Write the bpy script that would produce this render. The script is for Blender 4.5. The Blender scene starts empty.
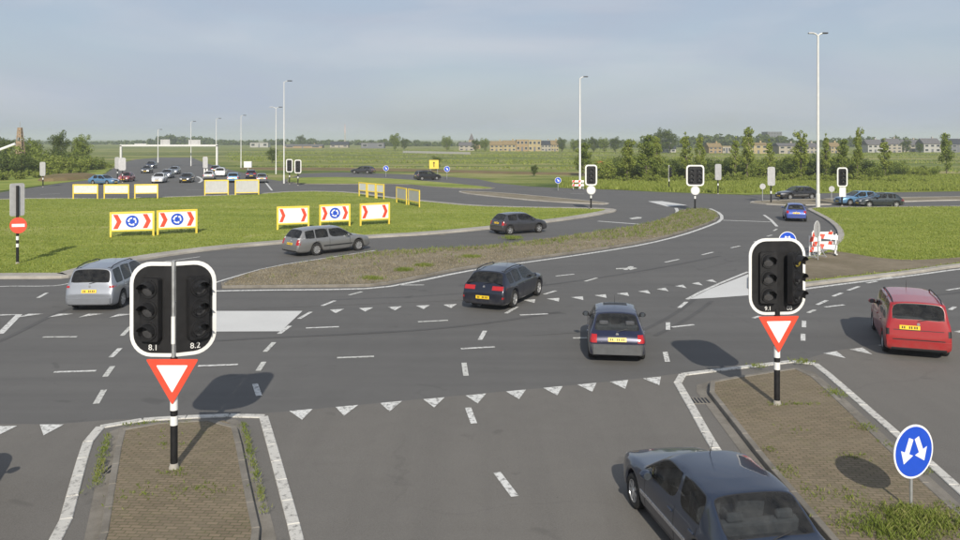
import bpy, bmesh, math, random
import numpy as np
from mathutils import Vector, Matrix
from mathutils.bvhtree import BVHTree

S = bpy.context.scene
COL = S.collection
rad = math.radians

# ------------------------------------------------------------------ camera
F, HZ, H = 830.0, 139.0, 6.5            # focal length and horizon of the 960x540 photograph, eye height in metres
cam = bpy.data.cameras.new('camera')
cam.sensor_width = 36.0
cam.lens = F / 960.0 * 36.0
cam.shift_y = -(270.0 - HZ) / 960.0
cam.clip_start = 0.1
cam.clip_end = 20000.0
camo = bpy.data.objects.new('camera', cam)
COL.objects.link(camo)
camo.location = (0, 0, H)
camo.rotation_euler = (rad(90), 0, 0)
S.camera = camo

# ------------------------------------------------------------------ sky and sun
SUN_EL = rad(31.0)
SUN_AZ = (0.065, -1.0)                  # horizontal direction towards the sun: behind the camera
W = bpy.data.worlds.new('World')
S.world = W
W.use_nodes = True
nt = W.node_tree
nt.nodes.clear()
wo = nt.nodes.new('ShaderNodeOutputWorld')
bg = nt.nodes.new('ShaderNodeBackground')
sky = nt.nodes.new('ShaderNodeTexSky')
sky.sky_type = 'NISHITA'
sky.sun_disc = False
sky.sun_elevation = SUN_EL
sky.sun_rotation = rad(180 - 3.7)
sky.altitude = 0
sky.air_density = 1.0
sky.dust_density = 1.6
sky.ozone_density = 1.0
# a thin, even veil of high cloud over the whole sky with faint wisps
tc = nt.nodes.new('ShaderNodeTexCoord')
mp = nt.nodes.new('ShaderNodeMapping')
mp.inputs['Scale'].default_value = (1.2, 1.2, 5.0)
nz = nt.nodes.new('ShaderNodeTexNoise')
nz.inputs['Scale'].default_value = 2.2
nz.inputs['Detail'].default_value = 7
nz.inputs['Roughness'].default_value = 0.55
nz.inputs['Distortion'].default_value = 0.3
cr = nt.nodes.new('ShaderNodeMapRange')
cr.inputs['From Min'].default_value = 0.40
cr.inputs['From Max'].default_value = 0.70
cr.inputs['To Min'].default_value = 0.62
cr.inputs['To Max'].default_value = 1.0
mx = nt.nodes.new('ShaderNodeMix')
mx.data_type = 'RGBA'
VEIL = (4.05, 4.6, 5.65, 1)
mx.inputs['B'].default_value = VEIL
nt.links.new(tc.outputs['Generated'], mp.inputs['Vector'])
nt.links.new(mp.outputs['Vector'], nz.inputs['Vector'])
nt.links.new(nz.outputs['Fac'], cr.inputs['Value'])
nt.links.new(cr.outputs['Result'], mx.inputs['Factor'])
nt.links.new(sky.outputs['Color'], mx.inputs['A'])
# faint brighter streaks of high cloud
mp2 = nt.nodes.new('ShaderNodeMapping'); mp2.inputs['Scale'].default_value = (1.0, 1.0, 4.5); mp2.inputs['Location'].default_value = (.7, 2.3, .4)
nz2 = nt.nodes.new('ShaderNodeTexNoise'); nz2.inputs['Scale'].default_value = 3.1; nz2.inputs['Detail'].default_value = 8; nz2.inputs['Roughness'].default_value = .5; nz2.inputs['Distortion'].default_value = .5
cr2 = nt.nodes.new('ShaderNodeMapRange')
for k_, v_ in (('From Min', .47), ('From Max', .74), ('To Min', 0), ('To Max', .36)): cr2.inputs[k_].default_value = v_
mx2 = nt.nodes.new('ShaderNodeMix'); mx2.data_type = 'RGBA'; mx2.inputs['B'].default_value = (6.6, 6.6, 6.9, 1)
nt.links.new(tc.outputs['Generated'], mp2.inputs['Vector']); nt.links.new(mp2.outputs['Vector'], nz2.inputs['Vector'])
nt.links.new(nz2.outputs['Fac'], cr2.inputs['Value']); nt.links.new(cr2.outputs['Result'], mx2.inputs['Factor'])
nt.links.new(mx.outputs['Result'], mx2.inputs['A']); nt.links.new(mx2.outputs['Result'], bg.inputs['Color'])
nt.links.new(bg.outputs['Background'], wo.inputs['Surface'])
bg.inputs['Strength'].default_value = 0.094

sun = bpy.data.lights.new('sun', 'SUN')
sun.energy = 4.25
sun.angle = rad(0.6)
sun.color = (1.0, 0.93, 0.82)
suno = bpy.data.objects.new('sun', sun)
COL.objects.link(suno)
az = Vector((SUN_AZ[0], SUN_AZ[1], 0)).normalized()
tosun = (az * math.cos(SUN_EL) + Vector((0, 0, math.sin(SUN_EL)))).normalized()
suno.rotation_euler = tosun.to_track_quat('Z', 'Y').to_euler()
suno.location = (0, -20, 40)

S.view_settings.view_transform = 'Standard'
S.view_settings.look = 'None'
S.view_settings.exposure = 0.21
S.view_settings.gamma = 1.0
S.view_settings.use_curve_mapping = False
S.render.engine = 'CYCLES'
S.cycles.max_bounces = 8
S.cycles.transparent_max_bounces = 24
S.cycles.volume_bounces = 1

# ------------------------------------------------------------------ helpers
def G(px, py, z=0.0):
    """pixel of the photograph -> point of the plane at height z"""
    y = F * (H - z) / (py - HZ)
    return Vector(((px - 480.0) * y / F, y, z))

def Gl(pts):
    return [G(*p).to_2d() for p in pts]

def tag(o, label=None, cat=None, group=None, kind=None):
    if label: o['label'] = label
    if cat: o['category'] = cat
    if group: o['group'] = group
    if kind: o['kind'] = kind
    return o

def empty(name, loc=(0, 0, 0), rz=0.0):
    o = bpy.data.objects.new(name, None)
    o.empty_display_size = 0.2
    COL.objects.link(o)
    o.location = loc
    o.rotation_euler = (0, 0, rz)
    return o

def link(name, me, parent=None):
    o = bpy.data.objects.new(name, me)
    COL.objects.link(o)
    if parent is not None: o.parent = parent
    return o

def copy_tree(o, parent=None):
    c = o.copy()
    COL.objects.link(c)
    c.parent = parent
    for ch in o.children:
        copy_tree(ch, c)
    return c

class MB:
    def __init__(s):
        s.v, s.f, s.m = [], [], []
    def add(s, v, f, m=0):
        n = len(s.v)
        s.v += [tuple(p) for p in v]
        s.f += [tuple(i + n for i in q) for q in f]
        s.m += [m] * len(f)
        return s
    def box(s, c, d, rot=None, m=0):
        x, y, z = d[0] / 2, d[1] / 2, d[2] / 2
        vs = [Vector((a * x, b * y, e * z)) for e in (-1, 1) for b in (-1, 1) for a in (-1, 1)]
        if rot is not None: vs = [rot @ p for p in vs]
        vs = [p + Vector(c) for p in vs]
        return s.add(vs, [(0, 2, 3, 1), (4, 5, 7, 6), (0, 1, 5, 4), (2, 6, 7, 3), (0, 4, 6, 2), (1, 3, 7, 5)], m)
    def tube(s, pts, rs, n=10, cap=True, m=0):
        pts = [Vector(p) for p in pts]
        if not hasattr(rs, '__len__'): rs = [rs] * len(pts)
        vs, fs = [], []
        for i, p in enumerate(pts):
            d = (pts[min(i + 1, len(pts) - 1)] - pts[max(i - 1, 0)]).normalized()
            a = Vector((0, 0, 1)) if abs(d.z) < 0.9 else Vector((1, 0, 0))
            u = d.cross(a).normalized(); w = d.cross(u).normalized()
            for k in range(n):
                t = 2 * math.pi * k / n
                vs.append(p + (u * math.cos(t) + w * math.sin(t)) * rs[i])
        for i in range(len(pts) - 1):
            for k in range(n):
                a, b = i * n + k, i * n + (k + 1) % n
                fs.append((a, a + n, b + n, b))
        if cap:
            fs.append(tuple(range(n)))
            fs.append(tuple(range((len(pts) - 1) * n + n - 1, (len(pts) - 1) * n - 1, -1)))
        return s.add(vs, fs, m)
    def prism(s, poly, y0, y1, m=0, axis='y'):
        """polygon in (a,b) swept along an axis: 'y' -> poly is (x,z); 'z' -> poly is (x,y)"""
        n = len(poly)
        if axis == 'y':
            vs = [(a, y0, b) for a, b in poly] + [(a, y1, b) for a, b in poly]
        else:
            vs = [(a, b, y0) for a, b in poly] + [(a, b, y1) for a, b in poly]
        fs = [tuple(range(n)), tuple(range(2 * n - 1, n - 1, -1))]
        fs += [(i, i + n, (i + 1) % n + n, (i + 1) % n) for i in range(n)]
        return s.add(vs, fs, m)
    def lathe(s, prof, n=24, c=(0, 0, 0), axis='x', m=0):
        vs, fs = [], []
        for (t, r) in prof:
            for k in range(n):
                a = 2 * math.pi * k / n
                u, w = r * math.cos(a), r * math.sin(a)
                p = (t, u, w) if axis == 'x' else ((u, t, w) if axis == 'y' else (u, w, t))
                vs.append((p[0] + c[0], p[1] + c[1], p[2] + c[2]))
        for i in range(len(prof) - 1):
            for k in range(n):
                a, b = i * n + k, i * n + (k + 1) % n
                fs.append((a, b, b + n, a + n))
        return s.add(vs, fs, m)
    def build(s, name, mats, parent=None, smooth=False, fix=True):
        me = bpy.data.meshes.new(name)
        me.from_pydata(s.v, [], s.f)
        if not isinstance(mats, (list, tuple)): mats = [mats]
        for q in mats: me.materials.append(q)
        if len(mats) > 1: me.polygons.foreach_set('material_index', s.m)
        if fix:
            bm = bmesh.new(); bm.from_mesh(me)
            bmesh.ops.recalc_face_normals(bm, faces=bm.faces)
            bm.to_mesh(me); bm.free()
        if smooth:
            me.shade_smooth()
            try: me.set_sharp_from_angle(angle=rad(38))
            except Exception: pass
        me.update()
        return link(name, me, parent)

def bevel(o, w=0.01, seg=2):
    m = o.modifiers.new('bevel', 'BEVEL'); m.width = w; m.segments = seg; m.limit_method = 'ANGLE'; m.angle_limit = rad(40)
    return o

def chaikin(pts, it=2, closed=True):
    pts = [Vector(p) for p in pts]
    for _ in range(it):
        out = []
        n = len(pts)
        rng = range(n) if closed else range(n - 1)
        if not closed: out.append(pts[0])
        for i in rng:
            a, b = pts[i], pts[(i + 1) % n]
            out += [a * 0.75 + b * 0.25, a * 0.25 + b * 0.75]
        if not closed: out.append(pts[-1])
        pts = out
    return pts

def poly_offset(pts, d):
    """offset a closed 2-D polygon inwards by d"""
    area = sum(pts[i - 1].x * pts[i].y - pts[i].x * pts[i - 1].y for i in range(len(pts)))
    sg = 1 if area > 0 else -1
    out = []
    n = len(pts)
    for i in range(n):
        a, b, c = pts[i - 1], pts[i], pts[(i + 1) % n]
        t1, t2 = (b - a), (c - b)
        if t1.length < 1e-6: t1 = t2
        if t2.length < 1e-6: t2 = t1
        t1 = t1.normalized(); t2 = t2.normalized()
        n1, n2 = Vector((-t1.y, t1.x)), Vector((-t2.y, t2.x))
        m = n1 + n2
        if m.length < 1e-4: m = n1
        m = m.normalized()
        k = max(0.35, m.dot(n1))
        out.append(b + m * (sg * d / k))
    return out

def in_poly(px, py, poly):
    x, y = np.asarray(px), np.asarray(py)
    ins = np.zeros(x.shape, bool)
    n = len(poly)
    for i in range(n):
        x1, y1 = poly[i - 1]; x2, y2 = poly[i]
        c = ((y1 > y) != (y2 > y))
        with np.errstate(divide='ignore', invalid='ignore'):
            xi = (x2 - x1) * (y - y1) / (y2 - y1 + 1e-12) + x1
        ins ^= c & (x < xi)
    return ins

# ------------------------------------------------------------------ materials
MATS = {}
def nodes(name):
    m = bpy.data.materials.new(name); m.use_nodes = True
    t = m.node_tree
    b = t.nodes['Principled BSDF']
    return m, t, b

def setp(b, **k):
    for a, v in k.items():
        nm = {'col': 'Base Color', 'rough': 'Roughness', 'metal': 'Metallic', 'spec': 'Specular IOR Level', 'coat': 'Coat Weight',
              'crough': 'Coat Roughness', 'emis': 'Emission Color', 'estr': 'Emission Strength', 'trans': 'Transmission Weight'}[a]
        if nm in b.inputs:
            if a in ('col', 'emis'): v = (v[0], v[1], v[2], 1)
            b.inputs[nm].default_value = v

def noise(t, scale, detail=4, rough=0.55, vec=None, dist=0.0):
    n = t.nodes.new('ShaderNodeTexNoise')
    n.inputs['Scale'].default_value = scale; n.inputs['Detail'].default_value = detail
    n.inputs['Roughness'].default_value = rough; n.inputs['Distortion'].default_value = dist
    if vec is not None: t.links.new(vec, n.inputs['Vector'])
    return n.outputs['Fac']

def coords(t, scale=(1, 1, 1), obj=True, rot=(0, 0, 0)):
    c = t.nodes.new('ShaderNodeTexCoord'); m = t.nodes.new('ShaderNodeMapping')
    m.inputs['Scale'].default_value = scale; m.inputs['Rotation'].default_value = rot
    t.links.new(c.outputs['Object' if obj else 'Generated'], m.inputs['Vector'])
    return m.outputs['Vector']

def geo_pos(t, scale=(1, 1, 1), rot=(0, 0, 0)):
    g = t.nodes.new('ShaderNodeNewGeometry'); m = t.nodes.new('ShaderNodeMapping')
    m.inputs['Scale'].default_value = scale; m.inputs['Rotation'].default_value = rot
    t.links.new(g.outputs['Position'], m.inputs['Vector'])
    return m.outputs['Vector']

def ramp(t, fac, stops):
    r = t.nodes.new('ShaderNodeValToRGB')
    el = r.color_ramp.elements
    el[0].position, el[0].color = stops[0][0], (*stops[0][1], 1)
    el[1].position, el[1].color = stops[-1][0], (*stops[-1][1], 1)
    for p, c in stops[1:-1]:
        e = el.new(p); e.color = (*c, 1)
    t.links.new(fac, r.inputs['Fac'])
    return r.outputs['Color']

def mixc(t, fac, a, b, mode='MIX'):
    m = t.nodes.new('ShaderNodeMix'); m.data_type = 'RGBA'; m.blend_type = mode
    for s_, v in (('Factor', fac), ('A', a), ('B', b)):
        if isinstance(v, (int, float)): m.inputs[s_].default_value = v
        elif isinstance(v, tuple): m.inputs[s_].default_value = (*v, 1)
        else: t.links.new(v, m.inputs[s_])
    return m.outputs['Result']

def maprange(t, v, a, b, c=0.0, d=1.0):
    m = t.nodes.new('ShaderNodeMapRange')
    for n_, x in (('From Min', a), ('From Max', b), ('To Min', c), ('To Max', d)): m.inputs[n_].default_value = x
    t.links.new(v, m.inputs['Value'])
    return m.outputs['Result']

def bump(t, b, h, strength=0.3, dist=0.02):
    n = t.nodes.new('ShaderNodeBump')
    n.inputs['Strength'].default_value = strength; n.inputs['Distance'].default_value = dist
    t.links.new(h, n.inputs['Height']); t.links.new(n.outputs['Normal'], b.inputs['Normal'])

def simple(name, col, rough=0.5, metal=0.0, var=0.12, scale=6.0, spec=0.5, dirt=0.0):
    """paint, metal or plastic with slight mottling and wear"""
    if name in MATS: return MATS[name]
    m, t, b = nodes(name)
    setp(b, rough=rough, metal=metal, spec=spec)
    v = coords(t)
    n = noise(t, scale, 5, 0.6, v)
    lo = tuple(c * (1 - var) for c in col); hi = tuple(min(1, c * (1 + var)) for c in col)
    c = ramp(t, n, [(0.3, lo), (0.7, hi)])
    if dirt > 0:
        n2 = noise(t, scale * 0.35, 6, 0.7, v)
        c = mixc(t, maprange(t, n2, 0.45, 0.75, 0, dirt), c, (0.12, 0.10, 0.075))
    t.links.new(c, b.inputs['Base Color'])
    r = maprange(t, n, 0.2, 0.8, max(0, rough - 0.08), min(1, rough + 0.1))
    t.links.new(r, b.inputs['Roughness'])
    MATS[name] = m
    return m

def paint(name, col, metal=0.25, rough=0.32):
    """car paint: coloured flake under clear coat with road dust low on the flanks"""
    if name in MATS: return MATS[name]
    m, t, b = nodes(name)
    setp(b, metal=metal, rough=rough, coat=1.0, crough=0.025)
    v = coords(t)
    n = noise(t, 900, 2, 0.5, v)
    c = ramp(t, n, [(0.3, tuple(x * 0.9 for x in col)), (0.7, tuple(min(1, x * 1.12) for x in col))])
    sep = t.nodes.new('ShaderNodeSeparateXYZ'); t.links.new(v, sep.inputs[0])
    dn = noise(t, 5, 6, 0.65, v)
    low = maprange(t, sep.outputs['Z'], 0.2, 0.75, 1.0, 0.0)
    mu = t.nodes.new('ShaderNodeMath'); mu.operation = 'MULTIPLY'
    t.links.new(low, mu.inputs[0]); t.links.new(maprange(t, dn, 0.3, 0.7, 0.04, 0.34), mu.inputs[1])
    ad = t.nodes.new('ShaderNodeMath'); ad.operation = 'ADD'; ad.use_clamp = True
    t.links.new(mu.outputs[0], ad.inputs[0]); t.links.new(maprange(t, dn, 0.5, 0.8, 0.0, 0.03), ad.inputs[1])
    c = mixc(t, ad.outputs[0], c, (0.16, 0.145, 0.12))
    t.links.new(c, b.inputs['Base Color'])
    t.links.new(maprange(t, ad.outputs[0], 0, 0.7, 0.9, 0.1), b.inputs['Coat Weight'])
    MATS[name] = m
    return m

def glass_mat(name, tint, spec=1.0):
    if name in MATS: return MATS[name]
    m = bpy.data.materials.new(name); m.use_nodes = True
    t = m.node_tree; t.nodes.clear()
    o = t.nodes.new('ShaderNodeOutputMaterial'); mxs = t.nodes.new('ShaderNodeMixShader')
    tr = t.nodes.new('ShaderNodeBsdfTransparent'); tr.inputs['Color'].default_value = (*tint, 1)
    gl = t.nodes.new('ShaderNodeBsdfGlossy'); gl.inputs['Roughness'].default_value = 0.03
    fr = t.nodes.new('ShaderNodeFresnel'); fr.inputs['IOR'].default_value = 1.5
    v = coords(t); n = noise(t, 4, 5, 0.6, v)
    df = t.nodes.new('ShaderNodeBsdfDiffuse'); df.inputs['Color'].default_value = (0.35, 0.34, 0.31, 1)
    m2 = t.nodes.new('ShaderNodeMixShader')
    t.links.new(maprange(t, n, 0.35, 0.8, 0.01, 0.10), m2.inputs['Fac'])
    t.links.new(tr.outputs[0], m2.inputs[1]); t.links.new(df.outputs[0], m2.inputs[2])
    t.links.new(fr.outputs[0], mxs.inputs['Fac']); t.links.new(m2.outputs[0], mxs.inputs[1]); t.links.new(gl.outputs[0], mxs.inputs[2])
    t.links.new(mxs.outputs[0], o.inputs['Surface'])
    MATS[name] = m
    return m

def asphalt(name, base, warm, k1=.5, k2=.3):
    m, t, b = nodes(name)
    p = geo_pos(t)
    fine = noise(t, 55, 3, 0.7, p)
    med = noise(t, 1.7, 6, 0.6, p)
    big = noise(t, 0.11, 5, 0.55, p)
    trk = noise(t, 0.5, 4, 0.6, geo_pos(t, (0.12, 1.5, 1), (0, 0, rad(-6))))
    trk2 = noise(t, 0.6, 4, 0.6, geo_pos(t, (1.6, 0.08, 1), (0, 0, rad(4))))
    c = ramp(t, big, [(0.3, tuple(x * 0.86 for x in base)), (0.7, tuple(x * w for x, w in zip(base, warm)))])
    c = mixc(t, maprange(t, med, 0.3, 0.7, 0.0, 0.5), c, tuple(x * 1.16 for x in base))
    c = mixc(t, maprange(t, trk, 0.42, 0.66, 0.0, k1), c, tuple(x * 0.72 for x in base))
    c = mixc(t, maprange(t, trk2, 0.45, 0.68, 0.0, k2), c, tuple(x * 0.78 for x in base))
    c = mixc(t, maprange(t, fine, 0.42, 0.75, 0.0, 0.5), c, tuple(min(1, x * 1.9) for x in base))
    # oil drips and stains with their own edges
    vo = noise(t, 0.85, 3, 0.4, p, 0.6)
    c = mixc(t, maprange(t, vo, 0.68, 0.73, 0.0, 0.35), c, tuple(x * 0.55 for x in base))
    # sealed cracks: thin wandering dark lines, only here and there
    wv = t.nodes.new('ShaderNodeVectorMath'); wv.operation = 'MULTIPLY_ADD'
    wn = t.nodes.new('ShaderNodeTexNoise'); wn.inputs['Scale'].default_value = .5; wn.inputs['Detail'].default_value = 5
    t.links.new(p, wn.inputs['Vector']); t.links.new(wn.outputs['Color'], wv.inputs[0]); wv.inputs[1].default_value = (2.2, 2.2, 0); t.links.new(p, wv.inputs[2])
    vr = t.nodes.new('ShaderNodeTexVoronoi'); vr.feature = 'DISTANCE_TO_EDGE'; vr.inputs['Scale'].default_value = 0.11
    t.links.new(wv.outputs[0], vr.inputs['Vector'])
    ck = t.nodes.new('ShaderNodeMath'); ck.operation = 'MULTIPLY'
    t.links.new(maprange(t, vr.outputs['Distance'], 0.0015, 0.0032, 1.0, 0.0), ck.inputs[0]); t.links.new(maprange(t, big, 0.47, 0.53, 0.0, 0.13), ck.inputs[1])
    c = mixc(t, ck.outputs[0], c, tuple(x * 0.45 for x in base))
    dr = noise(t, 14, 2, 0.4, p)
    c = mixc(t, maprange(t, dr, 0.74, 0.77, 0.0, 0.5), c, tuple(x * 0.5 for x in base))
    t.links.new(c, b.inputs['Base Color'])
    setp(b, rough=0.88, spec=0.3)
    bump(t, b, fine, 0.5, 0.006)
    return m

def road_paint(name, col=(0.72, 0.72, 0.69), wear=0.55):
    m, t, b = nodes(name)
    p = geo_pos(t)
    n = noise(t, 9, 7, 0.75, p); f = noise(t, 70, 3, 0.7, p); big = noise(t, 0.6, 4, 0.6, p)
    c = ramp(t, f, [(0.25, tuple(x * 0.8 for x in col)), (0.7, col)])
    c = mixc(t, maprange(t, big, 0.3, 0.7, 0.0, 0.35), c, tuple(x * 0.72 for x in col))
    c = mixc(t, maprange(t, n, wear, wear + 0.12, 0.0, 0.85), c, (0.12, 0.115, 0.105))
    t.links.new(c, b.inputs['Base Color'])
    setp(b, rough=0.7, spec=0.3)
    bump(t, b, f, 0.3, 0.004)
    return m

def ground_mat(name, stops, s1=0.25, s2=3.0, s3=40.0, stretch=(1, 1, 1), bmp=0.6, bd=0.05, lo=.6, hi=1.25):
    m, t, b = nodes(name)
    p = geo_pos(t, stretch); q = geo_pos(t)
    a = noise(t, s1, 6, 0.6, p, 0.4); d = noise(t, s2, 5, 0.65, q); e = noise(t, s3, 3, 0.7, q)
    s_ = t.nodes.new('ShaderNodeMath'); s_.operation = 'MULTIPLY_ADD'
    t.links.new(d, s_.inputs[0]); s_.inputs[1].default_value = 0.5; t.links.new(a, s_.inputs[2])
    s2_ = t.nodes.new('ShaderNodeMath'); s2_.operation = 'MULTIPLY_ADD'
    t.links.new(e, s2_.inputs[0]); s2_.inputs[1].default_value = 0.35; t.links.new(s_.outputs[0], s2_.inputs[2])
    f = maprange(t, s2_.outputs[0], lo, hi)
    c = ramp(t, f, stops)
    t.links.new(c, b.inputs['Base Color'])
    setp(b, rough=0.95, spec=0.15)
    bump(t, b, e, bmp, bd)
    return m

def leaf_mat(name, stops, transl=0.35):
    m = bpy.data.materials.new(name); m.use_nodes = True
    t = m.node_tree; b = t.nodes['Principled BSDF']; o = t.nodes['Material Output']
    g = t.nodes.new('ShaderNodeNewGeometry')
    n = noise(t, 0.9, 3, 0.6, geo_pos(t))
    ad = t.nodes.new('ShaderNodeMath'); ad.operation = 'MULTIPLY_ADD'
    t.links.new(g.outputs['Random Per Island'], ad.inputs[0]); ad.inputs[1].default_value = 0.6
    t.links.new(maprange(t, n, 0.3, 0.7, 0.0, 0.4), ad.inputs[2])
    c = ramp(t, ad.outputs[0], stops)
    t.links.new(c, b.inputs['Base Color'])
    setp(b, rough=0.6, spec=0.25)
    tr = t.nodes.new('ShaderNodeBsdfTranslucent'); t.links.new(c, tr.inputs['Color'])
    mxs = t.nodes.new('ShaderNodeMixShader'); mxs.inputs['Fac'].default_value = transl
    t.links.new(b.outputs[0], mxs.inputs[1]); t.links.new(tr.outputs[0], mxs.inputs[2])
    t.links.new(mxs.outputs[0], o.inputs['Surface'])
    return m

def paving_mat(name):
    """small weathered clay pavers, too fine to tell apart, with moss in the joints"""
    m, t, b = nodes(name)
    p = geo_pos(t, (1, 1, 1), (0, 0, rad(4)))
    br = t.nodes.new('ShaderNodeTexBrick')
    br.inputs['Scale'].default_value = 2.5
    br.inputs['Color1'].default_value = (0.215, 0.168, 0.115, 1); br.inputs['Color2'].default_value = (0.145, 0.116, 0.08, 1)
    br.inputs['Mortar'].default_value = (0.085, 0.08, 0.042, 1); br.inputs['Mortar Size'].default_value = 0.03
    t.links.new(p, br.inputs['Vector'])
    n = noise(t, 0.7, 6, 0.65, p); f = noise(t, 45, 3, 0.7, p); k = noise(t, 2.4, 6, 0.7, p)
    c = mixc(t, maprange(t, n, 0.35, 0.75, 0.0, 0.4), br.outputs['Color'], (0.235, 0.198, 0.142))
    c = mixc(t, maprange(t, k, 0.55, 0.75, 0.0, 0.55), c, (0.14, 0.138, 0.06))
    c = mixc(t, maprange(t, f, 0.35, 0.8, 0.0, 0.35), c, (0.27, 0.225, 0.16))
    t.links.new(c, b.inputs['Base Color'])
    setp(b, rough=0.93, spec=0.2)
    bump(t, b, f, 0.5, 0.01)
    return m

M_asph = asphalt('asphalt_ring', (0.104, 0.102, 0.098), (1.10, 1.09, 1.07), .5, .2)
M_asph2 = asphalt('asphalt_approach', (0.130, 0.123, 0.112), (1.10, 1.09, 1.06), .12, .42)
M_mark = road_paint('road_paint', wear=.49)
M_mark_fill = road_paint('road_paint_fill', (.64, .64, .62), wear=.62)
M_mark_old = road_paint('road_paint_worn', (0.62, 0.62, 0.58), 0.5)
M_conc = ground_mat('pale_concrete', [(0.1, (0.25, 0.235, 0.205)), (0.5, (0.34, 0.32, 0.285)), (0.9, (0.42, 0.40, 0.355))], 0.5, 3, 30, bmp=0.3, bd=0.01)
M_kerb = ground_mat('grey_concrete', [(0.1, (0.125, 0.115, 0.098)), (0.5, (0.19, 0.175, 0.15)), (0.9, (0.25, 0.23, 0.20))], 0.8, 4, 40, bmp=0.3, bd=0.01)
M_white_kerb = road_paint('white_kerb_paint', (0.60, 0.585, 0.54), 0.52)
M_lawn = ground_mat('lawn', [(0.05, (0.09, 0.125, 0.02)), (0.32, (0.17, 0.215, 0.035)), (0.6, (0.24, 0.275, 0.055)), (0.85, (0.33, 0.325, 0.12))], 0.13, 0.5, 7, (0.35, 1.3, 1), .25, .03)
M_field = ground_mat('field', [(0.1, (0.055, 0.085, 0.02)), (0.35, (0.13, 0.165, 0.035)), (0.6, (0.20, 0.22, 0.06)), (0.85, (0.30, 0.265, 0.12))], 0.05, 0.12, 3, (0.10, 1, 1), lo=.72, hi=1.13)
M_dry = ground_mat('dry_soil', [(0.05, (0.13, 0.115, 0.07)), (0.45, (0.205, 0.178, 0.128)), (0.9, (0.29, 0.255, 0.195))], 0.4, 2.5, 14)
M_dirt = ground_mat('bare_dirt', [(0.05, (0.125, 0.105, 0.065)), (0.5, (0.19, 0.16, 0.11)), (0.95, (0.26, 0.22, 0.16))], 0.3, 2.0, 25)
M_redsoil = ground_mat('red_soil', [(0.05, (0.12, 0.13, 0.04)), (0.5, (0.175, 0.125, 0.065)), (0.95, (0.20, 0.18, 0.08))], 0.2, 1.0, 6)
M_pav = paving_mat('clay_pavers')
M_blade = leaf_mat('grass_blades', [(0.0, (0.16, 0.205, 0.032)), (0.5, (0.25, 0.30, 0.055)), (0.85, (0.32, 0.345, 0.085)), (1.0, (0.42, 0.385, 0.18))])
M_dryblade = leaf_mat('dry_grass_blades', [(0.0, (0.17, 0.15, 0.085)), (0.4, (0.27, 0.23, 0.155)), (0.75, (0.38, 0.33, 0.24)), (1.0, (0.19, 0.20, 0.07))])
M_weed = leaf_mat('weed_blades', [(0.0, (0.11, 0.155, 0.022)), (0.6, (0.20, 0.25, 0.048)), (1.0, (0.32, 0.30, 0.12))])
M_leafA = leaf_mat('leaves_mid_green', [(0.0, (0.10, 0.145, 0.024)), (0.5, (0.185, 0.235, 0.042)), (1.0, (0.27, 0.31, 0.07))])
M_leafB = leaf_mat('leaves_light_green', [(0.0, (0.15, 0.20, 0.032)), (0.5, (0.24, 0.29, 0.054)), (1.0, (0.34, 0.36, 0.09))])
M_leafC = leaf_mat('leaves_dark_green', [(0.0, (0.055, 0.085, 0.02)), (0.5, (0.095, 0.13, 0.028)), (1.0, (0.145, 0.175, 0.042))])
M_bark = simple('bark', (0.11, 0.09, 0.065), 0.95, 0, 0.35, 8)
M_white = simple('white_enamel', (0.74, 0.74, 0.72), 0.4, 0, 0.05, 3, 0.5, 0.18)
M_black = simple('black_enamel', (0.011, 0.011, 0.012), 0.5, 0, 0.25, 6, 0.35, 0.04)
M_housing = simple('signal_housing_black', (0.011, 0.011, 0.012), 0.55, 0, 0.2, 8, 0.35, 0.05)
M_red = simple('sign_red', (0.66, 0.07, 0.035), 0.4, 0, 0.06, 4)
M_signwhite = simple('sign_white', (0.80, 0.80, 0.79), 0.35, 0, 0.03, 4, 0.5, 0.05)
M_blue = simple('sign_blue', (0.014, 0.075, 0.52), 0.35, 0, 0.06, 4)
M_yellow = simple('yellow_paint', (0.78, 0.58, 0.075), 0.45, 0, 0.08, 4, 0.5, 0.1)
M_galv = simple('galvanised_steel', (0.44, 0.45, 0.45), 0.45, 0.6, 0.12, 10)
M_pole = simple('pale_lamp_post', (0.62, 0.62, 0.60), 0.5, 0.1, 0.06, 3)
M_signback = simple('sign_back_grey', (0.46, 0.46, 0.46), 0.5, 0.2, 0.08, 4, 0.5, 0.1)
M_dark = simple('dark_grey_plastic', (0.035, 0.035, 0.037), 0.6, 0, 0.2, 8)
M_lens = simple('unlit_lens', (0.055, 0.055, 0.058), 0.15, 0, 0.2, 30, 0.8)
M_lens_y = simple('unlit_amber_lens', (0.28, 0.22, 0.03), 0.2, 0, 0.2, 30, 0.8)

# ================================================================== GROUND
def sheet(name, pts, z, mat, parent=None, kind='structure'):
    me = bpy.data.meshes.new(name)
    me.from_pydata([(p[0], p[1], z) for p in pts], [], [tuple(range(len(pts)))])
    me.materials.append(mat)
    bm = bmesh.new(); bm.from_mesh(me)
    for f in bm.faces:
        if f.normal.z < 0: f.normal_flip()
    bm.to_mesh(me); bm.free()
    o = link(name, me, parent)
    if parent is None: o['kind'] = kind
    return o

terrain = sheet('terrain', [(-6000, -400), (6000, -400), (6000, 9000), (-6000, 9000)], -0.06, M_field)

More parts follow.
